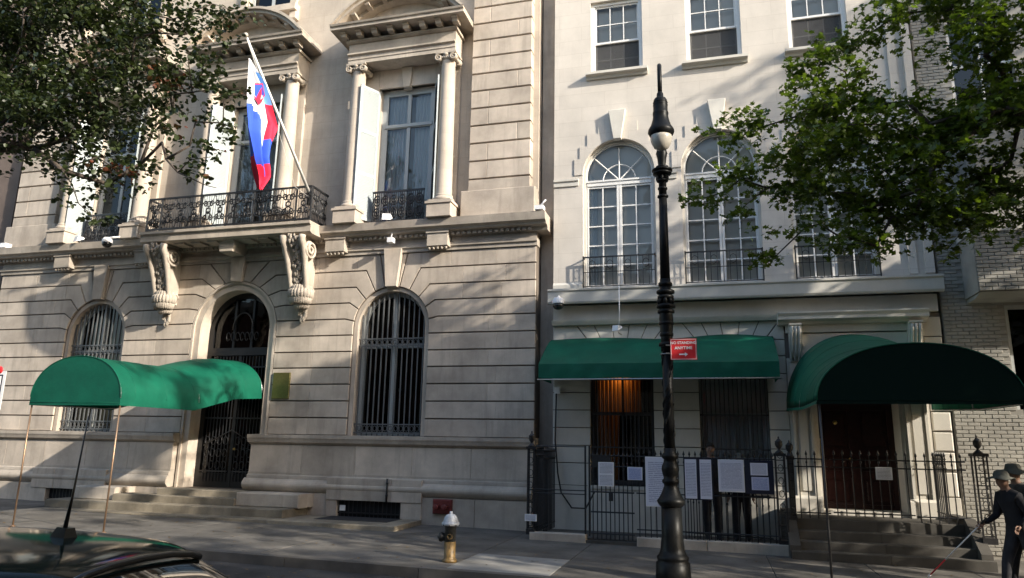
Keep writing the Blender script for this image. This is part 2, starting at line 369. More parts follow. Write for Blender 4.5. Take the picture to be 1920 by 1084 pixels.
def course(P,mat='limestone',seed=0):
    xs_=[p[0] for p in P]; a,b=min(xs_),max(xs_); L=b-a; n=max(1,round(L/1.15)) if L>=1.6 else 1
    cuts=[a]+[a+L*(k+(.5 if seed%2 else .25)*.6)/n for k in range(1,n)]+[b]; g=.016
    shut=lambda x:min(abs(x-ml),abs(x-mr))<1e-6
    for k in range(n):
        Q=clipx(P,cuts[k],cuts[k+1]) if n>1 else P
        if not Q: continue
        lo,hi=min(x for x,z in Q),max(x for x,z in Q)
        Q2=[(x+(-g+.0015 if (abs(x-lo)<1e-6 and (k>0 or shut(lo))) else (g-.0015 if (abs(x-hi)<1e-6 and (k<n-1 or shut(hi))) else 0)),z) for x,z in Q]
        put_stone(Q2,Y0,Y0+.05,mat,man,g,.005)
def bayjoints(R_,zs,angs,bends,N=12):
    ang=[None]*N; bd=[None]*N
    for k,(a,b) in zip(range(7,7+len(angs)),zip(angs,bends)): ang[k]=R(a); bd[k]=b
    return ang,bd
angW,bdW=bayjoints(RW,ZW,[9,27,45,63,79],[1.22,1.12,.97,.72,.37])
angD,bdD=bayjoints(RD,ZD,[8,25,42,58,73],[1.52,1.42,1.28,1.12,.90])
ml=(BR+CX)/2+.15; mr=2*CX-ml
for (cx,Rr,zs,an,bd,xl,xr) in ((BR,RW,ZW,angW,bdW,ml,XR),(BL,RW,ZW,angW,bdW,XL,mr),(CX,RD,ZD,angD,bdD,mr,ml)):
    for sg,xo in ((1,xr),(-1,xl)):
        for q,P in enumerate(arch_side(cx,Rr,zs,sg,xo,ZJ,an,bd,.0)): course(P,seed=q)
    # top voussoirs and keystone
    a5=an[11]; b5=bd[11]; kt,kb=(.24,.15) if Rr<1.1 else (.22,.15)
    for sg in (1,-1):
        P=[(cx+sg*kt,6.32),(cx+sg*b5,6.32),(cx+sg*Rr*math.cos(a5),zs+Rr*math.sin(a5))]
        a_end=math.acos(kb/Rr)
        for q in (1,2): a=a5+(a_end-a5)*q/2; P.append((cx+sg*Rr*math.cos(a),zs+Rr*math.sin(a)))
        put_stone(P,Y0,Y0+.05,'limestone',man)
    K=[(cx-kb,zs+Rr-.02),(cx+kb,zs+Rr-.02),(cx+kt,6.42),(cx-kt,6.42)]
    o=MB().stone(K,Y0-.10,Y0+.05,.012).build('keystone','limestone',man)
# reveal mouldings inside the arches
def arch_band(cx,ro,ri,zs,zb,y0,y1,name,mat,par,n=28):
    P=[(cx+ro,zb)]+[(cx+ro*math.cos(PI*k/n),zs+ro*math.sin(PI*k/n)) for k in range(n+1)]+[(cx-ro,zb)]
    I=[(cx-ri,zb)]+[(cx-ri*math.cos(PI*k/n),zs+ri*math.sin(PI*k/n)) for k in range(n+1)]+[(cx+ri,zb)]
    return MB().prism(P+I,y0,y1).build(name,mat,par)
for cx in (BR,BL): arch_band(cx,RW-.002,RW-.10,ZW,1.93,Y0+.06,Y0+.45,'window_reveal','limestone',man)
arch_band(CX,RD-.002,RD-.22,ZD,.60,Y0+.05,Y0+.50,'door_reveal','limestone',man)
arch_band(CX,RD+.0,RD-.06,ZD,.60,Y0+.0,Y0+.048,'door_moulding','limestone',man)
# plinth: ledge, dado, torus, base (broken by the doorway)
def plinth(x0,x1):
    MB().profx([(15.95,1.68),(15.60,1.68),(15.56,1.72),(15.50,1.74),(15.48,1.80),(15.46,1.84),(15.46,1.915),(15.95,1.93)],x0-.05,x1+.05).build('ledge','limestone_old',man)
    n=max(1,round((x1-x0)/1.3))
    for k in range(n):
        a,b=x0+(x1-x0)*k/n,x0+(x1-x0)*(k+1)/n; put_stone([(a,1.03),(b,1.03),(b,1.68),(a,1.68)],15.57,15.75,'limestone',man,.003,.004)
    MB().profx([(15.95,.90),(15.51,.90),(15.52,.97),(15.56,.99),(15.56,1.04),(15.95,1.04)],x0,x1).build('fillet','limestone_old',man)
    pr=[(15.95,.60)]+[(15.52-.10*math.sin(PI*k/8),.61+.29*k/8) for k in range(9)]+[(15.95,.90)]
    MB().profx(pr,x0-.06,x1).build('torus_moulding','limestone_old',man)
    n=max(1,round((x1-x0)/1.1))
def lowbase(x0,x1,hole=None):
    n=max(1,round((x1-x0)/1.15))
    for k in range(n):
        a,b=x0+(x1-x0)*k/n,x0+(x1-x0)*(k+1)/n; put_stone([(a,-.25),(b,-.25),(b,.60),(a,.60)],15.50,15.74,'limestone',man,.004,.005)
xj=CX+RD-.22
plinth(CX+.93,XR); plinth(XL,CX-RD-.05)
lowbase(CX+1.2,-8.62); lowbase(-6.35,XR); lowbase(XL,2*CX+6.35); lowbase(2*CX+8.62,CX-1.3)
for s_ in (0,1):
    f=(lambda x:x) if s_==0 else (lambda x:2*CX-x)
    def bx(a,b,*r): a,b=sorted((f(a),f(b))); return (a,b)+r
    a,b=sorted((f(-8.66),f(-6.30)))
    put_stone([(a,.47),((a+b)/2+.45*(1 if s_==0 else -1),.47),((a+b)/2+.45*(1 if s_==0 else -1),.97),(a,.97)],15.44,15.72,'limestone',man,.004,.006)
    put_stone([((a+b)/2+.45*(1 if s_==0 else -1),.47),(b,.47),(b,.97),((a+b)/2+.45*(1 if s_==0 else -1),.97)],15.44,15.72,'limestone',man,.004,.006)
    for (p,q) in ((-8.66,-8.38),(-6.80,-6.30)):
        p,q=sorted((f(p),f(q))); put_stone([(p,-.2),(q,-.2),(q,.47),(p,.47)],15.46,15.72,'limestone',man,.004,.006)
    a,b=sorted((f(-8.38),f(-6.80)))
    w_=MB().box(a,b,15.60,15.64,-.1,.47).build('cellar_window','interior_dark',man)
    g=MB()
    for k in range(15): xx=a+(b-a)*(k+.5)/15; g.box(xx-.008,xx+.008,15.55,15.566,-.05,.47)
    g.box(a,b,15.545,15.57,.18,.21); g.build('cellar_grille','black_iron',w_)
    if s_==0: MB().box(a+.05,a+.19,15.530,15.542,.24,.36).build('cellar_tag','sign_white',w_)
# steps
def stepstone(x0,x1,y0,y1,z0,z1,par,mat='step_stone'):
    n=max(1,round((x1-x0)/1.4))
    for k in range(n):
        a=x0+(x1-x0)*k/n+.003; b=x0+(x1-x0)*(k+1)/n-.003; c=.012
        mb=MB(); P=[(y0,z0),(y0,z1-c),(y0+c,z1),(y1,z1),(y1,z0)]
        mb.profx(P,a,b).build('step_stone',mat,par)
stepstone(-18.0,-6.27,14.0,15.44,-.2,.125,man)
stepstone(-15.6,-9.1,14.42,15.44,.125,.30,man)
stepstone(-14.0,-10.62,14.80,15.44,.30,.46,man)
stepstone(-13.05,-10.55,15.15,15.75,.46,.60,man)
for a,b in ((-10.62,-9.0),(-15.3,-14.0)):
    MB().stone([(a,.30),(b,.30),(b,.60),(a,.60)],14.86,15.52,.02).build('step_cheek','limestone_old',man)
MB().box(-8.45,-6.72,14.62,15.42,.10,.131).build('light_well_shade_slab','interior_dark',man)  # flat slabs; the dark of a sunken well is put into their colour
MB().box(2*CX+6.72,2*CX+8.45,14.3,15.42,.10,.131).build('light_well_shade_slab','interior_dark',man)
# lower entablature and main cornice
MB().profx([(15.95,6.32),(15.66,6.32),(15.66,6.40),(15.62,6.42),(15.62,6.50),(15.95,6.5)],XL-.02,XR+.02).build('architrave','limestone_old',man)
MB().profx([(15.95,6.5),(15.68,6.5),(15.68,6.66),(15.95,6.66)],XL,XR).build('frieze','limestone_old',man)
MB().profx([(16.3,6.66),(15.60,6.66),(15.56,6.74),(15.42,6.76),(15.40,6.80),(15.32,6.84),(15.30,6.93),(15.28,7.02),(16.3,7.03)],XL-.28,XR+.28).build('cornice','limestone_old',man)
mb=MB(); x=XL
while x<XR-.08: mb.box(x,x+.075,15.52,15.62,6.665,6.735); x+=.135
tag(mb.build('dentil_row','limestone_old',man),kind='stuff')
for cx in (-8.90,-6.18,2*CX+8.90,2*CX+6.18):
    o=MB().stone([(cx-.27,6.38),(cx+.27,6.38),(cx+.27,6.70),(cx-.27,6.70)],15.44,15.70,.01).box(cx-.29,cx+.29,15.41,15.68,6.70,6.745).build('cornice_block','limestone_old',man)
    g=MB()
    for k in range(5): g.lathe([(.036,0),(.030,.05),(.018,.07)][::-1],(cx-.21+.105*k,15.49,6.31),8)
    g.build('guttae','limestone_old',o)
# upper wall
BU=-7.33
bays=[(2*CX-BU,0),(CX,1),(BU,0)]
YU=15.86
holes=[[(c-.76,7.15),(c+.76,7.15),(c+.76,10.85),(c-.76,10.85)] for c,_ in bays]+[[(c-.72,13.75),(c+.72,13.75),(c+.72,16.2),(c-.72,16.2)] for c,_ in bays]
MB().prism([(XL+.02,7.0),(XR-.02,7.0),(XR-.02,20),(XL+.02,20)],YU,YU+.6,holes).build('upper_wall','limestone_plain',man)
MB().box(XL,XR,YU+.6,YU+8,0,20.0).build('back_mass','limestone_plain',man)
MB().profx([(16.3,19.4),(15.7,19.4),(15.3,19.8),(15.2,20.2),(16.4,20.2)],XL-.3,XR+.3).build('roof_cornice','limestone_old',man)
# corner piers of banded blocks
for s_ in (0,1):
    a,b=(-5.50,-3.96) if s_==0 else (2*CX+3.96,2*CX+5.50)
    put_stone([(a-.17,7.03),(b+.13,7.03),(b+.13,7.75),(a-.17,7.75)],15.56,YU+.02,'limestone',man,.0,.02)
    put_stone([(a,7.75),(b,7.75),(b,8.02),(a,8.02)],15.60,YU+.02,'limestone',man,.0,.01)
    z=8.02
    while z<19.3:
        mid=a+(b-a)*(.78 if int(z*10)%2 else .3)
        for p,q in ((a,mid),(mid,b)): put_stone([(p,z+.035),(q,z+.035),(q,z+.465),(p,z+.465)],15.60,YU+.02,'limestone',man,.0015,.010)
        z+=.465
    MB().box(a+.02,b-.02,15.66,YU+.01,8.0,19.35).build('pier_core','limestone',man)
# window bays
def volute(mb,cx,cy,cz,r,depth,turns=1.6):
    pts=[]
    for k in range(26):
        a=2*PI*turns*k/25; rr=r*(1-.78*k/25); pts.append((cx+rr*math.cos(a+PI/2),cy,cz+rr*math.sin(a+PI/2)))
    mb.tube(pts,[.030*(1-.5*k/25) for k in range(26)],5); mb.lathe([(0,0),(r*.92,0),(r*.92,depth),(0,depth)],(cx,cy+.01,cz),14,'y')
def column(cx,par):
    zb=7.62; cy=15.50
    col=MB().lathe([(.205,0),(.205,.02),(.20,.5),(.197,1.2),(.185,2.4),(.172,3.50),(.178,3.53),(.178,3.56)],(cx,cy,zb-.0),28).build('column','limestone_plain',par)
    MB().lathe([(.25,0),(.27,.03),(.27,.06),(.24,.09),(.225,.11),(.235,.13),(.235,.15),(.205,.17)],(cx,cy,7.47),28).box(cx-.28,cx+.28,cy-.28,cy+.3,7.42,7.475).build('column_base','limestone_old',col)
    mb=MB(); mb.lathe([(.172,0),(.21,.04),(.22,.09),(.2,.13)],(cx,cy,zb+3.56),20)
    for s_ in (-1,1):
        for yy in (cy-.21,cy+.12): volute(mb,cx+s_*.20,yy,zb+3.62,.095,.09)
        mb.lathe([(.07,0),(.055,.11),(.06,.21),(.07,.33)],(cx+s_*.20,cy-.17,zb+3.62),12,'y')
    mb.box(cx-.27,cx+.27,cy-.24,cy+.24,zb+3.71,zb+3.76); mb.ball((cx,cy-.22,zb+3.69),.05,1.3,.7,1)
    for k in range(5): mb.ball((cx-.1+.05*k,cy-.20,zb+3.62),.026,seg=6,rings=4)
    mb.build('capital','limestone_old',col)
    MB().stone([(cx-.31,7.03),(cx+.31,7.03),(cx+.31,7.36),(cx-.31,7.36)],cy-.31,YU+.02,.01).box(cx-.34,cx+.34,cy-.34,YU+.01,7.36,7.42).build('pedestal','limestone',par)
    # pilaster behind
for c,mid in bays:
    hw=1.24; big=.0
    ent=MB(); zt=11.38
    x0,x1=c-hw-.24,c+hw+.24
    ent.profx([(YU+.1,zt),(15.30,zt),(15.30,zt+.10),(15.28,zt+.11),(15.28,zt+.20),(15.22,zt+.23),(15.22,zt+.27),(15.30,zt+.27),(15.30,zt+.56),(YU+.1,zt+.56)],x0,x1)
    e=ent.build('entablature','limestone_old',man)
    # return colouring mouldings
    zc=zt+.56
    MB().profx([(YU+.1,zc),(15.26,zc),(15.20,zc+.04),(15.20,zc+.07),(YU+.1,zc+.07)],x0-.05,x1+.05).build('bed_moulding','limestone_old',man)
    k=0
    for j in range(8):
        xx=x0-.12+(x1-x0+.10)*j/7+.0
        MB().profx([(15.25,zc+.075),(15.04,zc+.09),(15.02,zc+.15),(14.96,zc+.17),(14.96,zc+.21),(15.25,zc+.21)],xx,xx+.15).build('modillion','limestone_old',man)
    MB().profx([(YU+.1,zc+.21),(14.86,zc+.21),(14.86,zc+.28),(14.82,zc+.30),(14.80,zc+.345),(YU+.1,zc+.36)],x0-.34,x1+.34).build('pediment_shelf','limestone_old',man)
    zp=zc+.36
    # segmental arch
    hwA=(x1-x0)/2+.34; rise=.92; Ra=(hwA*hwA+rise*rise)/(2*rise); zcA=zp-(Ra-rise); th=math.asin(hwA/Ra); n=24
    def seg(r0,r1,y0,y1,name,tt=1.0):
        O=[(c+r0*math.sin(-th*tt+2*th*tt*k/n),zcA+r0*math.cos(-th*tt+2*th*tt*k/n)) for k in range(n+1)]
        I=[(c+r1*math.sin(th*tt-2*th*tt*k/n),max(zp-.005,zcA+r1*math.cos(th*tt-2*th*tt*k/n))) for k in range(n+1)]
        return MB().prism(O+I,y0,y1).build(name,'limestone_old',man)
    seg(Ra,Ra-.07,14.80,YU+.1,'arch_cymatium'); seg(Ra-.07,Ra-.15,14.87,YU+.1,'arch_corona',.985); seg(Ra-.15,Ra-.24,15.18,YU+.1,'arch_bed_moulding',.93)
    for j in range(7):
        a=-th*.70+th*1.40*j/6; xx=c+(Ra-.20)*math.sin(a); zz=zcA+(Ra-.20)*math.cos(a)
        MB().profx([(15.20,zz-.05),(14.95,zz-.01),(14.93,zz+.045),(15.20,zz+.05)],xx-.065,xx+.065).build('modillion','limestone_old',man)
    T=[(c+(Ra-.23)*math.sin(-th*.9+1.8*th*k/n),max(zp,zcA+(Ra-.23)*math.cos(-th*.9+1.8*th*k/n))) for k in range(n+1)]
    MB().prism(T[::-1],15.42,YU+.05).build('tympanum','limestone',man)
    for s_ in (-1,1): column(c+s_*hw,man)
    for s_ in (-1,1): MB().stone([(min(c+s_*.80,c+s_*1.46),7.42),(max(c+s_*.80,c+s_*1.46),7.42),(max(c+s_*.80,c+s_*1.46),11.38),(min(c+s_*.80,c+s_*1.46),11.38)],15.78,YU+.02,.01).build('pilaster','limestone_plain',man)
    # lintel with keystone
    MB().stone([(c-.80,10.85),(c+.80,10.85),(c+.80,11.38),(c-.80,11.38)],15.80,YU+.1,.006).build('lintel','limestone',man)
    MB().stone([(c-.10,10.80),(c+.10,10.80),(c+.15,11.36),(c-.15,11.36)],15.72,YU+.1,.01).build('keystone','limestone_old',man)
    # french window
    fr=MB(); yf=YU+.14
    for a,b,z0,z1 in ((c-.76,c-.66,7.15,10.85),(c+.66,c+.76,7.15,10.85),(c-.66,c+.66,10.70,10.85),(c-.66,c+.66,9.78,9.90),(c-.045,c+.045,7.15,10.70),(c-.66,c-.60,7.15,10.70),(c+.60,c+.66,7.15,10.70),(c-.60,c+.60,7.15,7.27)):
        fr.box(a,b,yf,yf+.07,z0,z1)
    fr.box(c-.66,c+.66,yf-.03,yf,9.80,9.88)
    f=fr.build('window','grey_frame',man)
    for s_ in (-1,1):
        a,b=sorted((c+s_*.045,c+s_*.60))
        for z0,z1 in ((7.27,9.78),(9.90,10.70)): MB().box(a,b,yf+.03,yf+.036,z0,z1).build('pane','glass',f)
    cu=MB(); n=40
    for s_ in (-1,1):
        vs=[];fs=[]
        for k in range(n+1):
            u=k/n; xx=c+s_*(.62-.50*u); yy=yf+.14+.02*math.sin(u*34)
            vs+=[(xx,yy,7.2),(xx+s_*.0,yy,10.7)]
        fs=[(2*k,2*k+2,2*k+3,2*k+1) for k in range(n)]
        cu.add(vs,fs,True)
    cu.build('curtain','curtain',f)
    MB().box(c-.8,c+.8,yf+.5,yf+.52,7.0,10.9).build('dark_room','interior_dark',f)
    # shutters folded out
    for s_ in (-1,1):
        root=MB(); L=.62
        # louvred leaf built in its own plane then turned
        loc=[]
        def leaf(px0,px1,z0,z1,t0,t1,m_):
            for q in ((px0,t0,z0),(px1,t0,z0),(px1,t1,z0),(px0,t1,z0),(px0,t0,z1),(px1,t0,z1),(px1,t1,z1),(px0,t1,z1)): loc.append(q)
        m_=MB(); m_.box(0,.06,0,.035,7.2,10.78); m_.box(L-.06,L,0,.035,7.2,10.78)
        for z0 in (7.2,8.35,9.5,10.70): m_.box(.06,L-.06,0,.035,z0,z0+.08)
        m_.box(.06,L-.06,.012,.020,7.28,10.7)
        z=7.30
        while z<10.68: m_.add([(.06,.0,z),(L-.06,.0,z),(L-.06,.012,z+.035),(.06,.012,z+.035)],[(0,1,2,3)],False); z+=.042
        an=R(62); ca,sa=math.cos(an),math.sin(an); hx=c+s_*.76
        m_.v=[(hx+s_*(x*ca),YU-.02-x*sa+ (-y*ca if True else 0)*1.0, z) if False else (hx+s_*(x*ca+y*sa),YU-.02-x*sa+y*ca,z) for x,y,z in m_.v]
        m_.build('shutter','shutter_paint',man)
    # iron window guard
    if not mid:
        g=MB(); yg=15.60
        g.box(c-.70,c+.70,yg,yg+.03,7.88,7.93); g.box(c-.70,c+.70,yg,yg+.03,7.12,7.16)
        for k in range(25): xx=c-.68+1.36*k/24; g.box(xx-.009,xx+.009,yg+.005,yg+.02,7.12,7.9)
        for k in range(6):
            for zz in (7.35,7.68):
                xx=c-.57+1.14*k/5; g.tube([(xx+.085*math.cos(a_*PI/5),yg+.012,zz+.13*math.sin(a_*PI/5)) for a_ in range(10)],.022,4,True)
                g.tube([(xx+.04*math.cos(a_*PI/4),yg+.012,zz+.06*math.sin(a_*PI/4)) for a_ in range(8)],.020,4,True)
        g.build('window_guard','black_iron',man)
# third floor windows
for c,_ in bays:
    fr=MB(); yf=YU+.16
    for a,b,z0,z1 in ((c-.72,c-.62,13.75,16.2),(c+.62,c+.72,13.75,16.2),(c-.62,c+.62,16.1,16.2),(c-.05,c+.05,13.75,16.1),(c-.62,c+.62,13.75,13.85)): fr.box(a,b,yf,yf+.07,z0,z1)
    f=fr.build('window','grey_frame',man)
    for s_ in (-1,1):
        a,b=sorted((c+s_*.05,c+s_*.62)); MB().box(a,b,yf+.03,yf+.036,13.85,16.1).build('pane','glass_dark',f)
    MB().box(c-.75,c+.75,yf+.4,yf+.42,13.6,16.2).build('dark_room','interior_dark',f)
    MB().stone([(c-1.0,13.55),(c+1.0,13.55),(c+1.0,13.75),(c-1.0,13.75)],15.62,YU+.1,.01).build('window_sill','limestone_old',man)
    for s_ in (-1,1):
        MB().stone([(c+s_*.88-.12,13.3),(c+s_*.88+.12,13.3),(c+s_*.88+.12,13.55),(c+s_*.88-.12,13.55)],15.70,YU+.05,.03).build('sill_bracket','limestone_old',man)
        MB().box(c+s_*.82-.1,c+s_*.82+.1,15.78,YU+.02,13.75,16.4).build('window_architrave','limestone_old',man)
# balcony slab, coffers, consoles
BX0,BX1=CX-2.50,CX+2.50
MB().profx([(15.6,6.76),(14.98,6.74),(14.90,6.78),(14.90,6.94),(14.84,6.97),(14.84,7.04),(15.6,7.05)],BX0,BX1).build('balcony_slab','limestone_old',man)
for k in range(9): xx=BX0+.45+k*.5; MB().box(xx,xx+.30,15.02,15.40,6.70,6.741).build('soffit_block','limestone_old',man)
MB().stone([(CX-.2,6.45),(CX+.2,6.45),(CX+.24,6.74),(CX-.24,6.74)],15.10,15.7,.015).build('balcony_keyblock','limestone_old',man)
def console(cx):
    mb=MB(); w=.33
    # S profile in (y,z): wide volute at top, tapering down
    fr_=[];N_=22
    for k in range(N_+1):
        u=k/N_; z=6.70-1.47*u; y=14.96+.46*(1-math.cos(PI*min(1,u*1.15)))/2+.05*math.sin(PI*u*2.1)-( .05*math.exp(-((u-.08)/.08)**2))
        fr_.append((y,z))
    prof=fr_+[(15.72,5.23),(15.72,6.70)]
    mb.profx(prof,cx-w*.62,cx+w*.62)
    # raised side scrolls following the S
    for s_ in (-1,1):
        sp=[(cx+s_*w*.80*(1-.25*k/N_),y-.02,z) for k,(y,z) in enumerate(fr_)]; mb.tube(sp,[.085*(1-.25*k/N_) for k in range(N_+1)],8)
        pts=[]
        for k in range(30):
            a=2*PI*1.7*k/29; rr=.24*(1-.8*k/29); pts.append((cx+s_*w*.95,15.28+rr*math.cos(a+PI),6.42+rr*math.sin(a+PI)))
        mb.tube(pts,.032,6)
        pts=[]
        for k in range(20):
            a=2*PI*1.3*k/19; rr=.11*(1-.75*k/19); pts.append((cx+s_*w*.72,15.58+rr*math.cos(a),5.40+rr*math.sin(a)))
        mb.tube(pts,.025,6)
        mb.lathe([(0,-.015),(.22,-.015),(.22,.02),(0,.02)],(cx+s_*w*.80,15.28,6.42),16,'x')
    o=mb.build('console','limestone_old',man)
    lf=MB(); rr=random.Random(3)
    for k in range(60):
        u=(k+.5)/60; y,z=fr_[int(u*N_)]; lf.ball((cx+rr.uniform(-.13,.13)*(1-.4*u),y-.02,z+rr.uniform(-.03,.03)),rr.uniform(.03,.055),1.1,.8,1.4,6,4)
    for k in range(26):
        a=PI+PI*(k%13)/12; rr_=.30 if k<13 else .24; lf.ball((cx+rr_*math.cos(a),15.50+rr_*.85*math.sin(a),5.34 if k<13 else 5.44),.085,.7,.8,1.5,6,4)
    # acanthus bell and drop under the scroll
    for k in range(16):
        a=PI+PI*k/15; lf.ball((cx+.25*math.cos(a),15.50+.20*math.sin(a),5.22),.085,.7,.9,1.7,6,4)
    for k in range(10):
        a=PI+PI*k/9; lf.ball((cx+.15*math.cos(a),15.56+.13*math.sin(a),5.06),.07,.9,.9,1.3,6,4)
    for k in range(12):
        z=5.00-.026*k; s2=.13 if k<6 else .13-.018*(k-6); lf.ball((cx+rr.uniform(-s2,s2)*.8,15.62,z),.052,1,1,1.5,6,4)
    lf.build('console_foliage','limestone_old',o)
console(CX-2.02); console(CX+2.02)
# iron balcony railing
def scroll_panel(mb,p0,p1,z0,z1):
    p0=Vector(p0);p1=Vector(p1); d=(p1-p0); L=d.length; d.normalize(); P=lambda s_,z:(p0.x+d.x*s_,p0.y+d.y*s_,z)
    H=z1-z0; n=max(1,round(L/.36)); w=L/n
    for k in range(n):
        c=w*(k+.5)
        for sx in (-1,1):
            for sz in (-1,1):
                pts=[]
                for q in range(16):
                    a=2*PI*1.25*q/15; rr=w*.23*(1-.7*q/15); pts.append(P(c+sx*(w*.25+rr*math.cos(a)*.9),(z0+z1)/2+sz*(H*.22+rr*1.1*math.sin(a))))
                mb.tube(pts,.019,4)
        mb.tube([P(c+.06*math.cos(2*PI*q/10),(z0+z1)/2+.07*math.sin(2*PI*q/10)) for q in range(10)],.022,4,True)
        mb.tube([P(c+w*.20*math.cos(2*PI*q/10),z0+H*.30+.09*math.sin(2*PI*q/10)) for q in range(10)],.018,4,True)
        mb.tube([P(c+w*.18*math.cos(2*PI*q/10),z0+H*.72+.07*math.sin(2*PI*q/10)) for q in range(10)],.016,4,True)
        for q in (-.40,-.2,.2,.40): mb.tube([P(c+w*q,z0),P(c+w*q,z1)],.007,4)
        mb.tube([P(c,z0),P(c,z1)],.008,4)
        mb.tube([P(w*k,z0),P(c,z0+H*.5),P(w*(k+1),z0)],.009,4); mb.tube([P(w*k,z1),P(c,z0+H*.55),P(w*(k+1),z1)],.009,4)
rail=MB(); yr=14.97; rx0,rx1=BX0+.08,BX1-.08
for z in (7.10,7.94): rail.box(rx0,rx1,yr-.02,yr+.02,z,z+.045)
for z in (7.10,7.94): rail.box(rx0-.02,rx0+.02,yr+.02,15.75,z,z+.045); rail.box(rx1-.02,rx1+.02,yr+.02,15.75,z,z+.045)
rb=rail.build('balcony_rail','black_iron',man)
segs=[rx0,rx0+.42,rx0+1.65,rx0+2.42,rx0+3.2,rx1-.42,rx1]
for a,b in zip(segs[:-1],segs[1:]):
    mb=MB(); scroll_panel(mb,(a+.03,yr,0),(b-.03,yr,0),7.145,7.94); mb.build('railing_panel','black_iron',rb)
for a in segs: MB().box(a-.018,a+.018,yr-.018,yr+.018,7.05,7.96).build('railing_post','dark_bar',rb)
for xx in (rx0,rx1):
    mb=MB(); scroll_panel(mb,(xx,yr+.03,0),(xx,15.72,0),7.145,7.94); mb.build('railing_panel','black_iron',rb)
# arched ground floor windows with bars
def barred(cx):
    r=RW-.10; yf=Y0+.30
    fr=MB(); n=24
    O=[(cx+r,1.93)]+[(cx+r*math.cos(PI*k/n),ZW+r*math.sin(PI*k/n)) for k in range(n+1)]+[(cx-r,1.93)]
    r1=r-.09
    I=[(cx-r1,2.02)]+[(cx-r1*math.cos(PI*k/n),ZW+r1*math.sin(PI*k/n)) for k in range(n+1)]+[(cx+r1,2.02)]
    fr.prism(O+I,yf,yf+.08); fr.box(cx-.04,cx+.04,yf-.01,yf+.07,2.0,ZW+r1); fr.box(cx-r1,cx+r1,yf+.005,yf+.06,4.02,4.12); fr.box(cx-r,cx+r,yf,yf+.07,1.93,2.02)
    f=fr.build('window','grey_frame',man)
    G=MB().prism(archpoly(cx,r1,ZW,2.0,20),yf+.09,yf+.096); G.build('pane','glass_dark',f)
    MB().box(cx-1,cx+1,yf+.30,yf+.32,1.8,5.6).build('dark_room','interior_dark',f)
    g=MB(); yb=Y0+.16; n=13
    for k in range(n):
        xx=cx-r+.07+(2*r-.14)*k/(n-1); h=ZW+math.sqrt(max(0,r*r-(xx-cx)**2))-.02; g.box(xx-.013,xx+.013,yb,yb+.026,1.93,h)
    for z in (1.98,2.18,4.05,4.22): g.box(cx-r,cx+r,yb-.008,yb+.034,z,z+.03)
    for k in range(n-1):
        xx=cx-r+.07+(2*r-.14)*(k+.5)/(n-1)
        g.tube([(xx+.045*math.cos(2*PI*q/8),yb+.013,4.15+.05*math.sin(2*PI*q/8)) for q in range(8)],.009,4,True)
        g.tube([(xx+.045*math.cos(2*PI*q/8),yb+.013,2.10+.06*math.sin(2*PI*q/8)) for q in range(8)],.009,4,True)
    g.build('grille','bar_grey' if cx>CX else 'bar_grey',f)
barred(BR); barred(BL)
# entrance door
rd=RD-.22; yd=Y0+.42
dr=MB(); n=24
dr.prism([(CX+rd,.60)]+[(CX+rd*math.cos(PI*k/n),ZD+rd*math.sin(PI*k/n)) for k in range(n+1)]+[(CX-rd,.60),(CX-rd+.14,.60)]+[(CX-(rd-.14)*math.cos(PI*k/n),ZD+(rd-.14)*math.sin(PI*k/n)) for k in range(n+1)]+[(CX+rd-.14,.60)],yd,yd+.1)
dr.box(CX-rd+.14,CX+rd-.14,yd-.04,yd+.08,3.92,4.12); dr.box(CX-.045,CX+.045,yd-.01,yd+.08,.60,3.92); dr.box(CX-.30,CX-.24,yd,yd+.06,4.12,5.45); dr.box(CX+.24,CX+.30,yd,yd+.06,4.12,5.45)
dr.box(CX-rd+.14,CX+rd-.14,yd,yd+.08,.60,.95)
d=dr.build('entrance_door','door_black',man)
MB().prism(archpoly(CX,rd-.15,ZD,4.1,20),yd+.05,yd+.056).build('fanlight_pane','glass_dark',d)
MB().box(CX-rd+.1,CX+rd-.1,yd+.05,yd+.056,.95,3.95).build('door_pane','glass_dark',d)
MB().box(CX-1.2,CX+1.2,yd+.3,yd+.32,.5,5.8).build('dark_room','interior_dark',d)
g=MB()
for s_ in (-1,1):
    for k in range(8):
        xx=CX+s_*(.11+.095*k); g.box(xx-.009,xx+.009,yd-.03,yd-.012,.75,3.9)
    for z in (.98,2.3,3.6): a,b=sorted((CX+s_*.06,CX+s_*.86)); g.box(a,b,yd-.035,yd-.008,z,z+.035)
    for k in range(4):
        for zz in (1.15,1.45,1.75): g.tube([(CX+s_*(.18+.18*k)+.07*math.cos(2*PI*q/10),yd-.03,zz+.10*math.sin(2*PI*q/10)) for q in range(10)],.011,4,True)
g.tube([(CX-.80,yd-.06,1.62),(CX,yd-.07,2.02),(CX+.80,yd-.06,1.62)],.014,5)
for k in range(7):
    xx=CX-.42+.14*k; g.tube([(xx+.07*math.cos(2*PI*q/12)*(1-.04*q),yd-.02,4.42+.11*math.sin(2*PI*q/12)) for q in range(12)],.014,4)
g.tube([(CX+.30*math.cos(PI*q/10),yd-.02,4.6+.45*math.sin(PI*q/10)) for q in range(11)],.02,5)
g.build('door_ironwork','black_iron',d)
MB().lathe([(0,-.06),(.03,-.05),(.035,-.03),(.012,0)],(CX+.12,yd-.03,1.55),10,'y').build('handle','brass',d)
# recessed strip between the two houses with a rainwater pipe
link=empty('party_wall_strip',(-3.6,16.1,0),'narrow grey recessed wall strip between the mansion and the white townhouse','wall')
MB().box(-3.79,-3.42,16.12,16.6,-.1,20).build('wall','limestone',link)
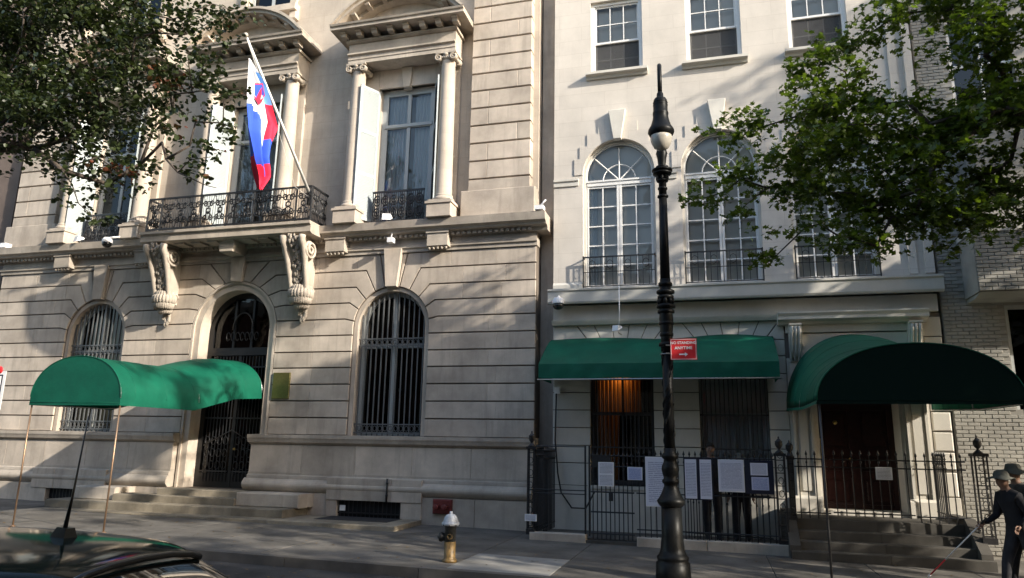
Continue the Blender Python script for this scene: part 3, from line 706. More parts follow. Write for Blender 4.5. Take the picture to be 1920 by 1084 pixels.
# ================================================================ WHITE TOWNHOUSE
TY=15.80; TL,TR=-3.42,4.42; TC=.35; TB=[-1.90,.35,2.60]
th_=empty('white_townhouse',(TC,15.8,0),'white painted stone townhouse with three tall arched french windows','building')
ah=.83; zsA=8.0
holes=[archpoly(c,ah,zsA,5.26) for c in TB]+[[(c-.62,10.55),(c+.62,10.55),(c+.62,12.5),(c-.62,12.5)] for c in TB]+[[(c-.62,13.9),(c+.62,13.9),(c+.62,15.6),(c-.62,15.6)] for c in TB]
MB().prism([(TL,5.15),(TR,5.15),(TR,18),(TL,18)],TY,TY+.5,holes).build('upper_wall','white_stone',th_)
MB().box(TL,TR,TY+1.6,TY+8,0,18).build('back_mass','white_stone',th_)
for xx in (TL,TR-.12): MB().box(xx,xx+.12,TY+.5,TY+1.6,0,18).build('side_wall','white_stone',th_)
MB().profx([(16.3,17.4),(15.7,17.4),(15.3,17.8),(15.2,18.2),(16.4,18.2)],TL,TR).build('roof_cornice','white_trim',th_)
for c in TB:
    # stepped surround, keystone, impost
    for sg in (1,-1):
        lim={-1:c-1.03 if c>TB[0] else -3.3,1:c+1.03}
        P=[(c+sg*ah,zsA)]+[(c+sg*ah*math.cos(PI/2*k/10),zsA+ah*math.sin(PI/2*k/10)) for k in range(1,10)]+[(c+sg*.10,zsA+ah-.01),(c+sg*.16,9.24),(c+sg*.46,9.24),(c+sg*.46,9.0),(c+sg*.72,9.0),(c+sg*.72,8.7),(c+sg*.90,8.7),(c+sg*.90,8.4),(c+sg*1.03,8.4),(c+sg*1.03,8.0)]
        if sg<0: P=P[::-1]
        MB().prism(P,TY-.022,TY+.01).build('arch_surround','white_stone',th_)
    MB().stone([(c-.09,zsA+ah-.04),(c+.09,zsA+ah-.04),(c+.20,9.52),(c-.20,9.52)],TY-.13,TY+.02,.01).build('keystone','white_trim',th_)
    arch_band(c,ah-.001,ah-.055,zsA,5.26,TY+.10,TY+.30,'arch_reveal','white_trim',th_)
    # window: fanlight above a moulded transom over two glazed leaves
    r=ah-.055; yf=TY+.16
    fr=MB(); n=24
    r1=r-.03
    fr.prism([(c+r,5.28)]+[(c+r*math.cos(PI*k/n),zsA+r*math.sin(PI*k/n)) for k in range(n+1)]+[(c-r,5.28),(c-r1,5.28)]+[(c-r1*math.cos(PI*k/n),zsA+r1*math.sin(PI*k/n)) for k in range(n+1)]+[(c+r1,5.28)],yf,yf+.08)
    fr.box(c-r1,c+r1,yf-.03,yf+.08,7.75,7.88); fr.box(c-r1,c+r1,yf-.05,yf-.03,7.84,7.88)
    for s_ in (-1,1):
        a,b=sorted((c+s_*.005,c+s_*.058)); fr.box(a,b,yf-.02,yf+.06,5.30,7.75)
        a,b=sorted((c+s_*(r1-.032),c+s_*r1)); fr.box(a,b,yf-.01,yf+.06,5.30,7.75)
    fr.box(c-r1,c+r1,yf-.005,yf+.06,5.28,5.37); fr.box(c-r1,c+r1,yf-.005,yf+.06,7.70,7.75)
    cols=[(c-r1+.032,c-.058),(c+.058,c+r1-.032)]
    for a,b in cols:
        m_=(a+b)/2; fr.box(m_-.014,m_+.014,yf+.0,yf+.05,5.37,7.70)
        for k in range(1,5): z=5.37+2.33*k/5; fr.box(a,b,yf+.003,yf+.047,z-.014,z+.014)
    # fan bars
    zf=7.88
    for a in (45,90,135):
        ca,sa=math.cos(R(a)),math.sin(R(a)); L=r1+.10*abs(sa)
        fr.tube([(c+.0*ca,yf+.03,zf+.0),(c+L*ca*.97,yf+.03,zf+L*sa*.97)],.016,4,sm=False)
    fr.tube([(c+.38*math.cos(PI*k/14),yf+.03,zf+.38*math.sin(PI*k/14)) for k in range(15)],.016,4,sm=False)
    f=fr.build('window','white_paint',th_)
    for a,b in cols:
        m_=(a+b)/2
        for (p,q) in ((a,m_-.014),(m_+.014,b)):
            for k in range(5):
                z0=5.37+2.33*k/5+.014; z1=5.37+2.33*(k+1)/5-.014; MB().add([(p,yf+.025,z0),(q,yf+.025+random.uniform(-.004,.004),z0),(q,yf+.025+random.uniform(-.004,.004),z1),(p,yf+.025,z1)],[(0,1,2,3)],False).build('pane','glass',f)
    def sector(a0,a1,ra,rb):
        nn=6; P=[]
        for k in range(nn+1):
            a=R(a0+(a1-a0)*k/nn); rr=rb if rb<.5 else rb+.10*abs(math.sin(a)); P.append((c+rr*math.cos(a),yf+.03,zf+rr*math.sin(a)))
        if ra>0: P+=[(c+ra*math.cos(R(a0+(a1-a0)*k/nn)),yf+.03,zf+ra*math.sin(R(a0+(a1-a0)*k/nn))) for k in range(nn,-1,-1)]
        else: P.append((c,yf+.03,zf))
        MB().add(P,[tuple(range(len(P)))],False).build('pane','glass',f)
    for a0 in (0,45,90,135): sector(a0,a0+45,.38,r1); sector(a0,a0+45,0,.38)
    # blind and drapes
    MB().box(c-r,c+r,yf+.115,yf+.12,5.28,8.8).build('blind','blind',f)
    if c==TB[0]:
        cu=MB(); vs=[]
        for k in range(13): u=k/12; xx=c-r+.05+.20*u; vs+=[(xx,yf+.09+.012*math.sin(u*20),5.3),(xx,yf+.09+.012*math.sin(u*20),7.9+.25*(1-u))]
        cu.add(vs,[(2*k,2*k+2,2*k+3,2*k+1) for k in range(12)],True).build('drape','curtain',f)
    # iron guard
    g=MB(); yg=TY-.14
    hw=.80
    g.box(c-hw,c+hw,yg-.015,yg+.015,5.94,5.97); g.box(c-hw,c+hw,yg-.01,yg+.01,5.27,5.29); g.box(c-hw,c+hw,yg-.006,yg+.006,5.60,5.615)
    for s_ in (-1,1): g.box(c+s_*hw-.015,c+s_*hw+.015,yg-.015,TY,5.94,5.97); g.box(c+s_*hw-.012,c+s_*hw+.012,yg-.012,yg+.012,5.2,5.99)
    for k in range(1,12): xx=c-hw+2*hw*k/12; g.box(xx-.006,xx+.006,yg-.006,yg+.006,5.28,5.95)
    for k in range(4):
        xx=c-hw+2*hw*(k+.5)/4
        g.tube([(xx+.07*math.cos(2*PI*q/8),yg,5.78+.10*math.sin(2*PI*q/8)) for q in range(8)],.007,4,True)
    g.build('window_guard','black_iron',f)
    # sash window above
    for (zb,zm,zt,nm) in ((10.55,11.42,12.42,0),(13.9,14.75,15.55,1)):
        fr=MB(); yf2=TY+.10; w=.53
        fr.box(c-.62,c-w,yf2-.02,yf2+.16,zb,zt+.08); fr.box(c+w,c+.62,yf2-.02,yf2+.16,zb,zt+.08); fr.box(c-w,c+w,yf2-.02,yf2+.16,zt,zt+.08)
        # upper sash in front, lower sash behind
        for (z0,z1,y) in ((zm-.02,zt,yf2+.02),(zb,zm+.02,yf2+.08)):
            fr.box(c-w,c-w+.04,y,y+.045,z0,z1); fr.box(c+w-.04,c+w,y,y+.045,z0,z1); fr.box(c-w+.04,c+w-.04,y,y+.045,z0,z0+.05); fr.box(c-w+.04,c+w-.04,y,y+.045,z1-.045,z1)
            for k in (1,2): xx=c-w+.04+(2*w-.08)*k/3; fr.box(xx-.011,xx+.011,y+.003,y+.04,z0+.05,z1-.045)
            zz=(z0+z1)/2; fr.box(c-w+.04,c+w-.04,y+.005,y+.038,zz-.011,zz+.011)
        f=fr.build('window','white_paint',th_)
        if nm: 
            MB().box(c-w,c+w,yf2+.07,yf2+.075,zb,zt).build('pane','glass_dark',f); continue
        for (z0,z1,y) in ((zm-.02,zt,yf2+.02),(zb,zm+.02,yf2+.08)):
            for i in range(3):
                for j in range(2):
                    a=c-w+.04+(2*w-.08)*i/3; b=c-w+.04+(2*w-.08)*(i+1)/3; za=(z0+.05)+((z1-.045)-(z0+.05))*j/2; zb_=(z0+.05)+((z1-.045)-(z0+.05))*(j+1)/2
                    MB().add([(a,y+.02,za),(b,y+.02,za),(b,y+.02+random.uniform(-.004,.004),zb_),(a,y+.02,zb_)],[(0,1,2,3)],False).build('pane','glass',f)
        MB().box(c-.6,c+.6,yf2+.15,yf2+.155,(zm if c<2 else zm+.1),zt+.1).build('blind','blind',f)
        MB().box(c-.53,c+.53,yf2+.066,yf2+.068,zb+.02,zm-.02).build('insect_screen','insect_screen',f)
        if c<2: MB().box(c-.6,c+.6,yf2+.17,yf2+.175,zb,zb+.9).build('lower_blind','blind',f)
    MB().profx([(TY+.15,10.40),(TY-.05,10.40),(TY-.08,10.46),(TY-.17,10.48),(TY-.17,10.545),(TY+.15,10.56)],c-.73,c+.73).build('window_sill','white_trim',th_)
    MB().profx([(TY+.15,13.75),(TY-.17,13.8),(TY-.17,13.87),(TY+.15,13.9)],c-.73,c+.73).build('window_sill','white_trim',th_)
# impost band between the arches
for a,b in ((TL,TB[0]-ah-.10),(TB[0]+ah+.10,TB[1]-ah-.10),(TB[1]+ah+.10,TB[2]-ah-.10),(TB[2]+ah+.1,TR)):
    MB().profx([(TY+.02,7.74),(TY-.03,7.74),(TY-.03,7.84),(TY-.06,7.86),(TY-.06,7.91),(TY+.02,7.92)],a,b).build('impost_band','white_trim',th_)
# right hand pilaster strip
MB().box(3.95,4.10,TY-.05,TY+.01,5.3,17.3).box(4.24,4.40,TY-.09,TY+.01,5.3,17.3).build('pilaster','white_stone',th_)
MB().profx([(TY+.02,5.15),(TY-.04,5.15),(TY-.04,5.36),(TY-.0,5.42),(TY+.02,5.42)],TL,TB[0]-ah-.02).build('base_course','white_trim',th_)
# band between floors
MB().profx([(16.2,4.98),(15.50,4.98),(15.50,4.86),(15.42,4.86),(15.40,4.90),(15.40,5.12),(15.37,5.15),(15.37,5.19),(16.2,5.21)],TL-.04,TR+.02).build('string_cornice','white_trim',th_)
MB().profx([(16.2,4.52),(15.72,4.52),(15.72,4.86),(16.2,4.98)],TL+.02,TR-.04).build('frieze','white_trim',th_)
MB().profx([(16.2,4.42),(15.68,4.42),(15.64,4.48),(15.62,4.52),(16.2,4.53)],TL,1.36).build('frieze_moulding','white_trim',th_)
# ground floor masonry
WL=[(-2.57,-1.22),(-.26,1.10)]; PX=(1.50,4.06)
MB().prism([(TL,-.3),(TR,-.3),(TR,4.5),(TL,4.5)],TY+.04,TY+.5,[[(a,.95),(b,.95),(b,4.02),(a,4.02)] for a,b in WL]+[[(2.02,.55),(3.52,.55),(3.52,3.6),(2.02,3.6)]]).build('lower_wall','white_joint',th_)
zj=[.95,1.42,1.79,2.17,2.55,2.93,3.31,3.68,4.02]
for a,b in ((TL,-2.57),(-1.22,-.26),(1.10,1.50)):
    for k in range(len(zj)-1): put_stone([(a,zj[k]),(b,zj[k]),(b,zj[k+1]),(a,zj[k+1])],TY,TY+.045,'white_trim',th_,.009,.006)
for a,b in ((TL,-2.57),(-2.57,-1.22),(-1.22,-.26),(-.26,1.1),(1.1,1.5)): put_stone([(a,-.2),(b,-.2),(b,.95),(a,.95)],TY-.05,TY+.045,'white_trim',th_,.003,.006)
# flat arches with splayed voussoirs, seen above the awning
for a,b in WL:
    c=(a+b)/2; n=5
    for k in range(n):
        u0,u1=a+(b-a)*k/n,a+(b-a)*(k+1)/n; f=lambda u:c+(u-c)*1.45
        put_stone([(u0,4.02),(u1,4.02),(f(u1),4.42),(f(u0),4.42)],TY-.005,TY+.045,'white_trim',th_,.008,.006,'voussoir')
edges=[TL]+[c+(u-c)*1.45 for a,b in WL for c in [(a+b)/2] for u in (a,b)]+[1.50]
for a,b in ((TL,-2.87),(-.915,-.57),(1.41,1.5)):
    pass
put_stone([(TL,4.02),(-2.58,4.02),(-2.88,4.42),(TL,4.42)],TY-.005,TY+.045,'white_trim',th_,.008,.006)
put_stone([(-1.21,4.02),(-.27,4.02),(-.57,4.42),(-.91,4.42)],TY-.005,TY+.045,'white_trim',th_,.008,.006)
put_stone([(1.11,4.02),(1.5,4.02),(1.5,4.42),(1.41,4.42)],TY-.005,TY+.045,'white_trim',th_,.008,.006)
for i,(a,b) in enumerate(WL):
    fr=MB(); y=TY+.22
    for p,q,z0,z1 in ((a,a+.07,.98,4.0),(b-.07,b,.98,4.0),(a+.07,b-.07,.98,1.08),(a+.07,b-.07,3.9,4.0),(a+.07,b-.07,2.45,2.52),((a+b)/2-.02,(a+b)/2+.02,1.08,3.9),((a+b)/2+.30,(a+b)/2+.33,1.08,2.45)): fr.box(p,q,y,y+.06,z0,z1)
    f=fr.build('window','grey_frame' if i else 'dark_bar',th_)
    MB().box(a+.05,b-.05,y+.03,y+.035,1.0,3.95).build('pane','glass',f)
    if i==0:
        cu=MB(); vs=[]
        for k in range(49): u=k/48; xx=a+.05+.98*u; vs+=[(xx,y+.45+.03*math.sin(u*70),.95 if u<.5 else 2.48),(xx,y+.45+.03*math.sin(u*70),4.0)]
        cu.add(vs,[(2*k,2*k+2,2*k+3,2*k+1) for k in range(48)],True).build('orange_curtain','orange_curtain',f)
    else:
        cu=MB(); vs=[]
        for k in range(61): u=k/60; xx=a+.03+(b-a-.06)*u; vs+=[(xx,y+.10+.02*math.sin(u*75),.95),(xx,y+.10+.02*math.sin(u*75),4.0)]
        cu.add(vs,[(2*k,2*k+2,2*k+3,2*k+1) for k in range(60)],True).build('curtain','light_curtain',f)
    MB().box(a-.3,b+.3,y+1.1,y+1.12,.8,4.2).build('dark_room','interior_dark',f)
    g=MB(); nb=15
    for k in range(nb): xx=a+(b-a)*(k+.5)/nb; g.box(xx-.009,xx+.009,TY+.07,TY+.088,.97,4.0)
    for z in (1.03,1.75,2.45,3.2,3.9): g.box(a,b,TY+.062,TY+.096,z,z+.03)
    g.build('grille','dark_bar',f)
    MB().box(a-.06,b+.06,TY-.08,TY+.2,.90,.965).build('window_sill','white_trim',th_)
pl=bpy.data.lights.new('room_lamp','POINT'); pl.energy=5; pl.color=(1,.52,.16); pl.shadow_soft_size=.12; po=bpy.data.objects.new('room_lamp',pl); COL.objects.link(po); po.location=(-1.98,TY+.50,3.45)
# doorway portal
MB().profx([(16.2,4.30),(15.60,4.30),(15.56,4.35),(15.44,4.38),(15.44,4.44),(15.40,4.50),(15.40,4.53),(16.2,4.56)],1.36,4.14).build('portal_cornice','white_trim',th_)
MB().box(1.52,4.05,15.68,15.84,4.14,4.30).build('portal_fascia','white_trim',th_)
for cx in (1.69,3.90):
    c_=MB().profx([(15.8,3.55),(15.70,3.55),(15.66,3.75),(15.58,3.95),(15.50,4.12),(15.50,4.24),(15.46,4.27),(15.46,4.30),(15.8,4.30)],cx-.12,cx+.12).build('portal_bracket','white_trim',th_)
    fl=MB()
    for k in (-1,0,1): fl.tube([(cx+k*.07,15.69,3.58),(cx+k*.07,15.64,3.78),(cx+k*.07,15.56,3.98),(cx+k*.07,15.485,4.14),(cx+k*.07,15.485,4.24)],.026,6)
    fl.build('bracket_fluting','white_trim',c_)
MB().stone([(1.82,3.62),(3.78,3.62),(3.78,4.12),(1.82,4.12)],15.72,15.9,.01).build('portal_panel','white_trim',th_)
for k in range(2): MB().stone([(2.2+.62*k,3.68),(2.78+.62*k,3.68),(2.78+.62*k,3.98),(2.2+.62*k,3.98)],15.70,15.75,.015).build('raised_panel','white_trim',th_)
for s_,(a,b) in ((0,(1.50,1.98)),(1,(3.56,4.04))):
    MB().box(a,b,15.74,15.9,.55,3.62).build('door_pilaster','white_trim',th_)
    MB().box(a+.05,a+.10,15.70,15.75,.9,3.5).box(b-.10,b-.05,15.70,15.75,.9,3.5).box(a+.16,b-.16,15.715,15.75,1.0,3.4).build('pilaster_moulding','white_trim',th_)
    MB().profx([(15.9,.45),(15.66,.45),(15.66,.85),(15.70,.90),(15.9,.92)],a-.02,b+.02).build('pilaster_base','white_trim',th_)
    MB().box(*( (1.98,2.03) if s_==0 else (3.51,3.56)),15.78,16.55,.55,3.62).build('door_jamb','white_trim',th_)
for k in range(len(zj)-1): put_stone([(4.07,zj[k]),(TR,zj[k]),(TR,zj[k+1]),(4.07,zj[k+1])],TY-.02,TY+.045,'white_trim',th_,.012,.02)
put_stone([(4.07,-.2),(TR,-.2),(TR,.95),(4.07,.95)],TY-.05,TY+.045,'white_trim',th_,.003,.006)
put_stone([(4.07,4.02),(TR,4.02),(TR,4.42),(4.07,4.42)],TY-.005,TY+.045,'white_trim',th_,.008,.006)
d=MB(); yd=16.35
d.box(2.03,3.51,yd+.03,yd+.06,.60,3.62)
for (a,b) in ((2.03,2.77),(2.77,3.51)):
    d.box(a,a+.11,yd,yd+.03,.6,3.6); d.box(b-.11,b,yd,yd+.03,.6,3.6)
    for z in (.6,1.25,1.7,2.6,3.45): d.box(a+.11,b-.11,yd+.002,yd+.03,z,z+.13)
    for z0,z1 in ((.78,1.2),(1.43,1.66),(1.88,2.55),(2.78,3.4)): d.stone([(a+.16,z0),(b-.16,z0),(b-.16,z1),(a+.16,z1)],yd+.012,yd+.03,.015)
d=d.build('townhouse_door','door_wood',th_)
MB().ball((2.66,yd-.04,1.62),.035).build('handle','brass',d)
MB().lathe([(0,-.05),(.04,-.04),(.045,-.02),(.03,0)],(2.42,yd,2.35),12,'y').build('knocker','brass',d)
MB().box(2.05,2.15,yd-.012,yd,1.62,2.02).build('letter_plate','brass',d)
MB().box(1.98,3.56,16.2,16.34,3.6,3.75).box(1.5,4.0,16.6,16.7,.3,3.8).build('door_head','white_trim',th_)
# stoop
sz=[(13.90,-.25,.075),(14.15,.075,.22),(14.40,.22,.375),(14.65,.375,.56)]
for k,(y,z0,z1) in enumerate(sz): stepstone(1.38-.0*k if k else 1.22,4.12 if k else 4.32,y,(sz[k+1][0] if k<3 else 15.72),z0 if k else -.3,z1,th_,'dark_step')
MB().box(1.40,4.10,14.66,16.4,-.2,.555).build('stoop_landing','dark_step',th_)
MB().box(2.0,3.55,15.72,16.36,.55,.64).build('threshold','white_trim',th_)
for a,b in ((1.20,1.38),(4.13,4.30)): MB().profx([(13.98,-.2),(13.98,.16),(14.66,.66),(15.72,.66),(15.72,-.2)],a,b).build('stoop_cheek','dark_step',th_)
# front kerb carrying the railings, areaway floor
for a,b in ((-3.52,-2.42),(-1.46,-.2),(-.19,1.2)): MB().stone([(a,-.2),(b,-.2),(b,.13),(a,.13)],14.20,14.42,.012).build('area_kerb','limestone_old',th_)
MB().box(-3.42,1.2,14.42,15.76,-.2,.045).build('area_paving','concrete',th_)
MB().box(-2.42,-1.46,14.22,14.42,-.2,.03).build('gate_sill','dark_step',th_)
# ================================================================ IRON FENCE
fen=empty('iron_fence',(-1.0,14.3,0),'black wrought iron railings with spear tips and urn posts before the white townhouse','fence')
_pk={}
def picket(par,x,y,z0,z1,key):
    h=round(z1-z0,3)
    if key not in _pk:
        mb=MB(); mb.box(-.009,.009,-.009,.009,0,h-.10); mb.lathe([(.009,h-.10),(.024,h-.075),(.016,h-.05),(.0,h)],(0,0,0),6); mb.lathe([(.016,h-.24),(.018,h-.22),(.016,h-.20)],(0,0,0),6)
        o=mb.build('picket','black_iron',par,local=True); _pk[key]=o
    else: o=_pk[key].copy(); COL.objects.link(o); o.parent=par
    o.location=Vector((x,y,z0))-acc(par)
def run(par,p0,p1,z0,z1,sp,rails,key,r=.012):
    L=math.dist(p0,p1); n=max(1,round(L/sp))
    for k in range(n): u=(k+.5)/n; picket(par,p0[0]+(p1[0]-p0[0])*u,p0[1]+(p1[1]-p0[1])*u,z0,z1,key)
    for z in rails:
        MB().tube([(p0[0],p0[1],z),(p1[0],p1[1],z)],r,4,sm=False).build('rail','black_iron',par)
def urnpost(par,x,y,z0,zt=1.62,w=.075):
    mb=MB()
    for sx in (-1,1):
        for sy in (-1,1): mb.box(x+sx*w-.012,x+sx*w+.012,y+sy*w-.012,y+sy*w+.012,z0,zt)
    for k in range(7):
        z=z0+.12+(zt-z0-.2)*k/6; mb.box(x-w,x+w,y-w-.005,y-w+.005,z,z+.018); mb.tube([(x+.045*math.cos(2*PI*q/8),y-w,z+.1+.06*math.sin(2*PI*q/8)) for q in range(8)],.007,4,True)
    mb.box(x-w-.02,x+w+.02,y-w-.02,y+w+.02,z0,z0+.1); mb.box(x-w-.03,x+w+.03,y-w-.03,y+w+.03,zt,zt+.05)
    o=mb.build('fence_post','black_iron',par)
    MB().lathe([(.085,0),(.06,.03),(.025,.06),(.02,.08),(.05,.11),(.068,.16),(.062,.20),(.07,.21),(.05,.225),(.03,.25),(.012,.27),(.018,.285),(0,.31)],(x,y,zt+.05),14).build('urn','black_iron',o)
    return o
run(fen,(-3.46,14.42),(-3.46,15.55),.1,1.80,.10,(.22,1.55,1.68),'a')
run(fen,(-3.30,14.44),(-3.30,15.55),.1,1.74,.13,(.22,1.55),'a2')
urnpost(fen,-3.52,14.32,.08,1.70,.06)
for z in (1.76,.86,.93): MB().tube([(-3.46,14.32,z),(-2.42,14.32,z)],.010,4,sm=False).build('rail','black_iron',fen)
for x in (-2.44,-2.36): MB().box(x-.016,x+.016,14.30,14.332,.1,1.78).build('gate_post','black_iron',fen)
run(fen,(-1.46,14.31),(1.06,14.31),.13,1.73,.105,(.26,.92,1.60),'b')
urnpost(fen,1.14,14.32,.1,1.66); urnpost(fen,1.34,14.55,.5,1.60,.04); urnpost(fen,4.35,14.30,.3,1.72,.09)
run(fen,(1.42,14.70),(2.0,14.70),.56,1.78,.15,(.66,1.48,1.62),'c'); run(fen,(3.40,14.70),(4.25,14.70),.56,1.78,.15,(.66,1.48,1.62),'c')
run(fen,(1.40,14.76),(1.40,15.6),.60,1.76,.12,(.70,1.60),'d'); run(fen,(3.96,14.76),(3.96,15.6),.60,1.80,.10,(.70,1.50,1.66),'d2')
# bell end of cellar stair rails
run(fen,(1.0,14.9),(-.6,15.3),.05,.95,.11,(.15,.9),'e')
gt=empty('area_gate',(-1.9,14.3,0),'narrow black iron gate with a solid top panel, left in the railings','gate')
run(gt,(-2.33,14.30),(-1.50,14.30),.06,1.68,.085,(.16,.55,.92,1.40,1.60),'g',.014)
MB().box(-2.30,-1.95,14.285,14.31,1.38,1.62).build('gate_panel','black_iron',gt); MB().box(-1.98,-1.90,14.27,14.30,.76,.92).build('lock_box','black_iron',gt)
g2=empty('stoop_gate',(2.7,14.7,.56),'low black iron gate across the top of the stoop steps','gate')
run(g2,(2.04,14.70),(3.38,14.70),.62,1.80,.145,(.68,1.48,1.62),'h')
# ================================================================ NOTICES ON THE RAILINGS
def board(x0,x1,z0,z1,lab,parts,name='notice_board',y=14.27,back=None,cat='notice'):
    r_=empty(name,((x0+x1)/2,y,z0),lab,cat,None)
    if back: MB().box(x0,x1,y,y+.015,z0,z1).build('backing',back,r_)
    for (a,b,c,d,m) in parts: MB().box(a,b,y-.006,y-.001,c,d).build('sheet',m,r_)
    return r_
board(-2.18,-1.88,1.03,1.48,'pair of small white printed notices stacked on the area gate',[(-2.17,-1.89,1.04,1.25,'notice_print_large'),(-2.17,-1.89,1.26,1.47,'notice_print_large')],back='sign_white')
board(-1.62,-1.34,1.16,1.40,'small pale blue notice between the stacked notices and the tall sheet',[(-1.61,-1.35,1.165,1.395,'notice_blue')],back='sign_white')
board(-1.28,-.72,.69,1.60,'tall white printed sheet partly hidden behind the lamp post base',[(-1.27,-.73,.70,1.59,'notice_print')],back='sign_white')
board(-.57,-.05,.84,1.59,'framed double column notice just right of the lamp post',[(-.55,-.34,.86,1.57,'notice_print'),(-.28,-.07,.86,1.57,'notice_print')],back='board_dark')
_b=bpy.data.objects[-1] if False else None
board(.05,.51,1.00,1.58,'glossy framed notice with glare between two other boards',[(.06,.50,1.02,1.57,'notice_print')],back='sign_white')
board(.52,1.02,.98,1.58,'dark blue board holding two small sheets beside the urn post',[(.62,.92,1.31,1.53,'notice_print'),(.63,.93,1.05,1.28,'notice_blue')],back='board_dark')
board(2.79,3.06,1.28,1.50,'lone white paper tied to the stoop gate before the dark door',[(2.80,3.05,1.285,1.495,'notice_print_large')],y=14.66,back='sign_white')
board(-3.62,-3.38,.33,.46,'tiny white plate low on the leftmost fence post',[(-3.61,-3.39,.335,.455,'notice_print_large')],name='fence_plate',y=14.22,back='sign_white',cat='plate')
# ================================================================ WHITE BRICK HOUSE
bh=empty('white_brick_house',(6.5,15.8,0),'white painted brick building with a boxy brick bay at the right edge','building')
MB().prism([(4.46,-.3),(14,-.3),(14,15),(4.46,15)],TY+.018,TY+.6,[[(5.55,2.6),(7.2,2.6),(7.2,4.62),(5.55,4.62)],[(5.12,8.7),(6.3,8.7),(6.3,10.9),(5.12,10.9)]]).build('wall','mortar',bh)
MB().box(4.46,14,TY+.6,TY+8,-.3,15).build('back_mass','mortar',bh)
MB().box(4.90,8.4,15.06,15.86,4.76,5.88).build('bay_core','mortar',bh)
MB().box(4.895,4.90,15.02,15.86,4.74,5.9).build('bay_side','white_brick',bh)
MB().profx([(15.88,4.66),(15.30,4.66),(15.05,4.74),(15.88,4.74)],4.92,8.4).build('bay_underside','white_brick',bh)
MB().box(4.86,8.45,14.98,15.87,5.89,6.02).build('bay_coping','white_trim',bh)
MB().box(5.2,8.2,15.3,15.9,6.02,8.0).build('bay_window_mass','mortar',bh)
sh=MB(); sh.box(0,.20,0,.07,0,.062); bm=None
bricks=[]
BWX,BHZ=.213,.073
row=0; z=-.05
def inhole(x,z): return (5.45<x<7.25 and 2.5<z<4.66) or (5.05<x<6.35 and 8.6<z<10.95) or (x>4.9 and 4.66<z<8.0)
while z<11.5:
    x=4.48-(row%2)*BWX/2
    while x<(7.0 if z<5 else 6.0):
        a,b=max(x,4.47),x+BWX-.012
        if b-a>.05 and not inhole((a+b)/2,z+.03): bricks.append((a,b,z,15.80,z+BHZ-.009,abs(z-2.3)+abs((a+b)/2-5)*.7+2.0))
        x+=BWX
    z+=BHZ; row+=1
row=0; z=4.755
while z<5.86:
    x=4.905-(row%2)*BWX/2
    while x<6.9:
        a,b=max(x,4.905),x+BWX-.012
        if b-a>.05: bricks.append((a,b,z,15.0,z+BHZ-.009,0))
        x+=BWX
    z+=BHZ; row+=1
bricks.sort(key=lambda q:q[5]); rest=MB()
def brickmesh(mb,a,b,z,y,z1):
    c=.006; o=random.uniform(-.004,.004); y+=o
    vs=[(a+c,y,z+c),(b-c,y,z+c),(b-c,y,z1-c),(a+c,y,z1-c),(a,y+c,z),(b,y+c,z),(b,y+c,z1),(a,y+c,z1),(a,y+.075,z),(b,y+.075,z),(b,y+.075,z1),(a,y+.075,z1)]
    mb.add(vs,[(0,1,2,3)]+[(i,i+4,(i+1)%4+4,(i+1)%4) for i in range(4)]+[(i+4,i+8,(i+1)%4+8,(i+1)%4+4) for i in range(4)],False)
for k,q in enumerate(bricks):
    if k<290: m_=MB(); brickmesh(m_,*q[:5]); m_.build('brick','white_brick',bh)
    else: brickmesh(rest,*q[:5])
tag(rest.build('brickwork','white_brick',bh),kind='stuff')
f=MB().box(5.55,5.63,15.9,15.98,2.6,4.62).box(5.63,7.2,15.9,15.98,4.54,4.62).box(6.3,6.36,15.9,15.98,2.6,4.62).build('window','grey_frame',bh)
MB().box(5.6,7.2,15.95,15.955,2.6,4.6).build('pane','glass_dark',f); MB().box(5.5,7.2,16.3,16.31,2.5,4.7).build('dark_room','interior_dark',f)
f=MB().box(5.12,5.20,15.9,15.98,8.7,10.9).box(5.2,6.3,15.9,15.98,9.75,9.82).box(5.70,5.74,15.9,15.98,8.7,10.9).build('window','white_paint',bh)
MB().box(5.15,6.3,15.95,15.955,8.7,10.9).build('pane','glass_dark',f); MB().box(5.1,6.3,16.3,16.31,8.6,11).build('dark_room','interior_dark',f)
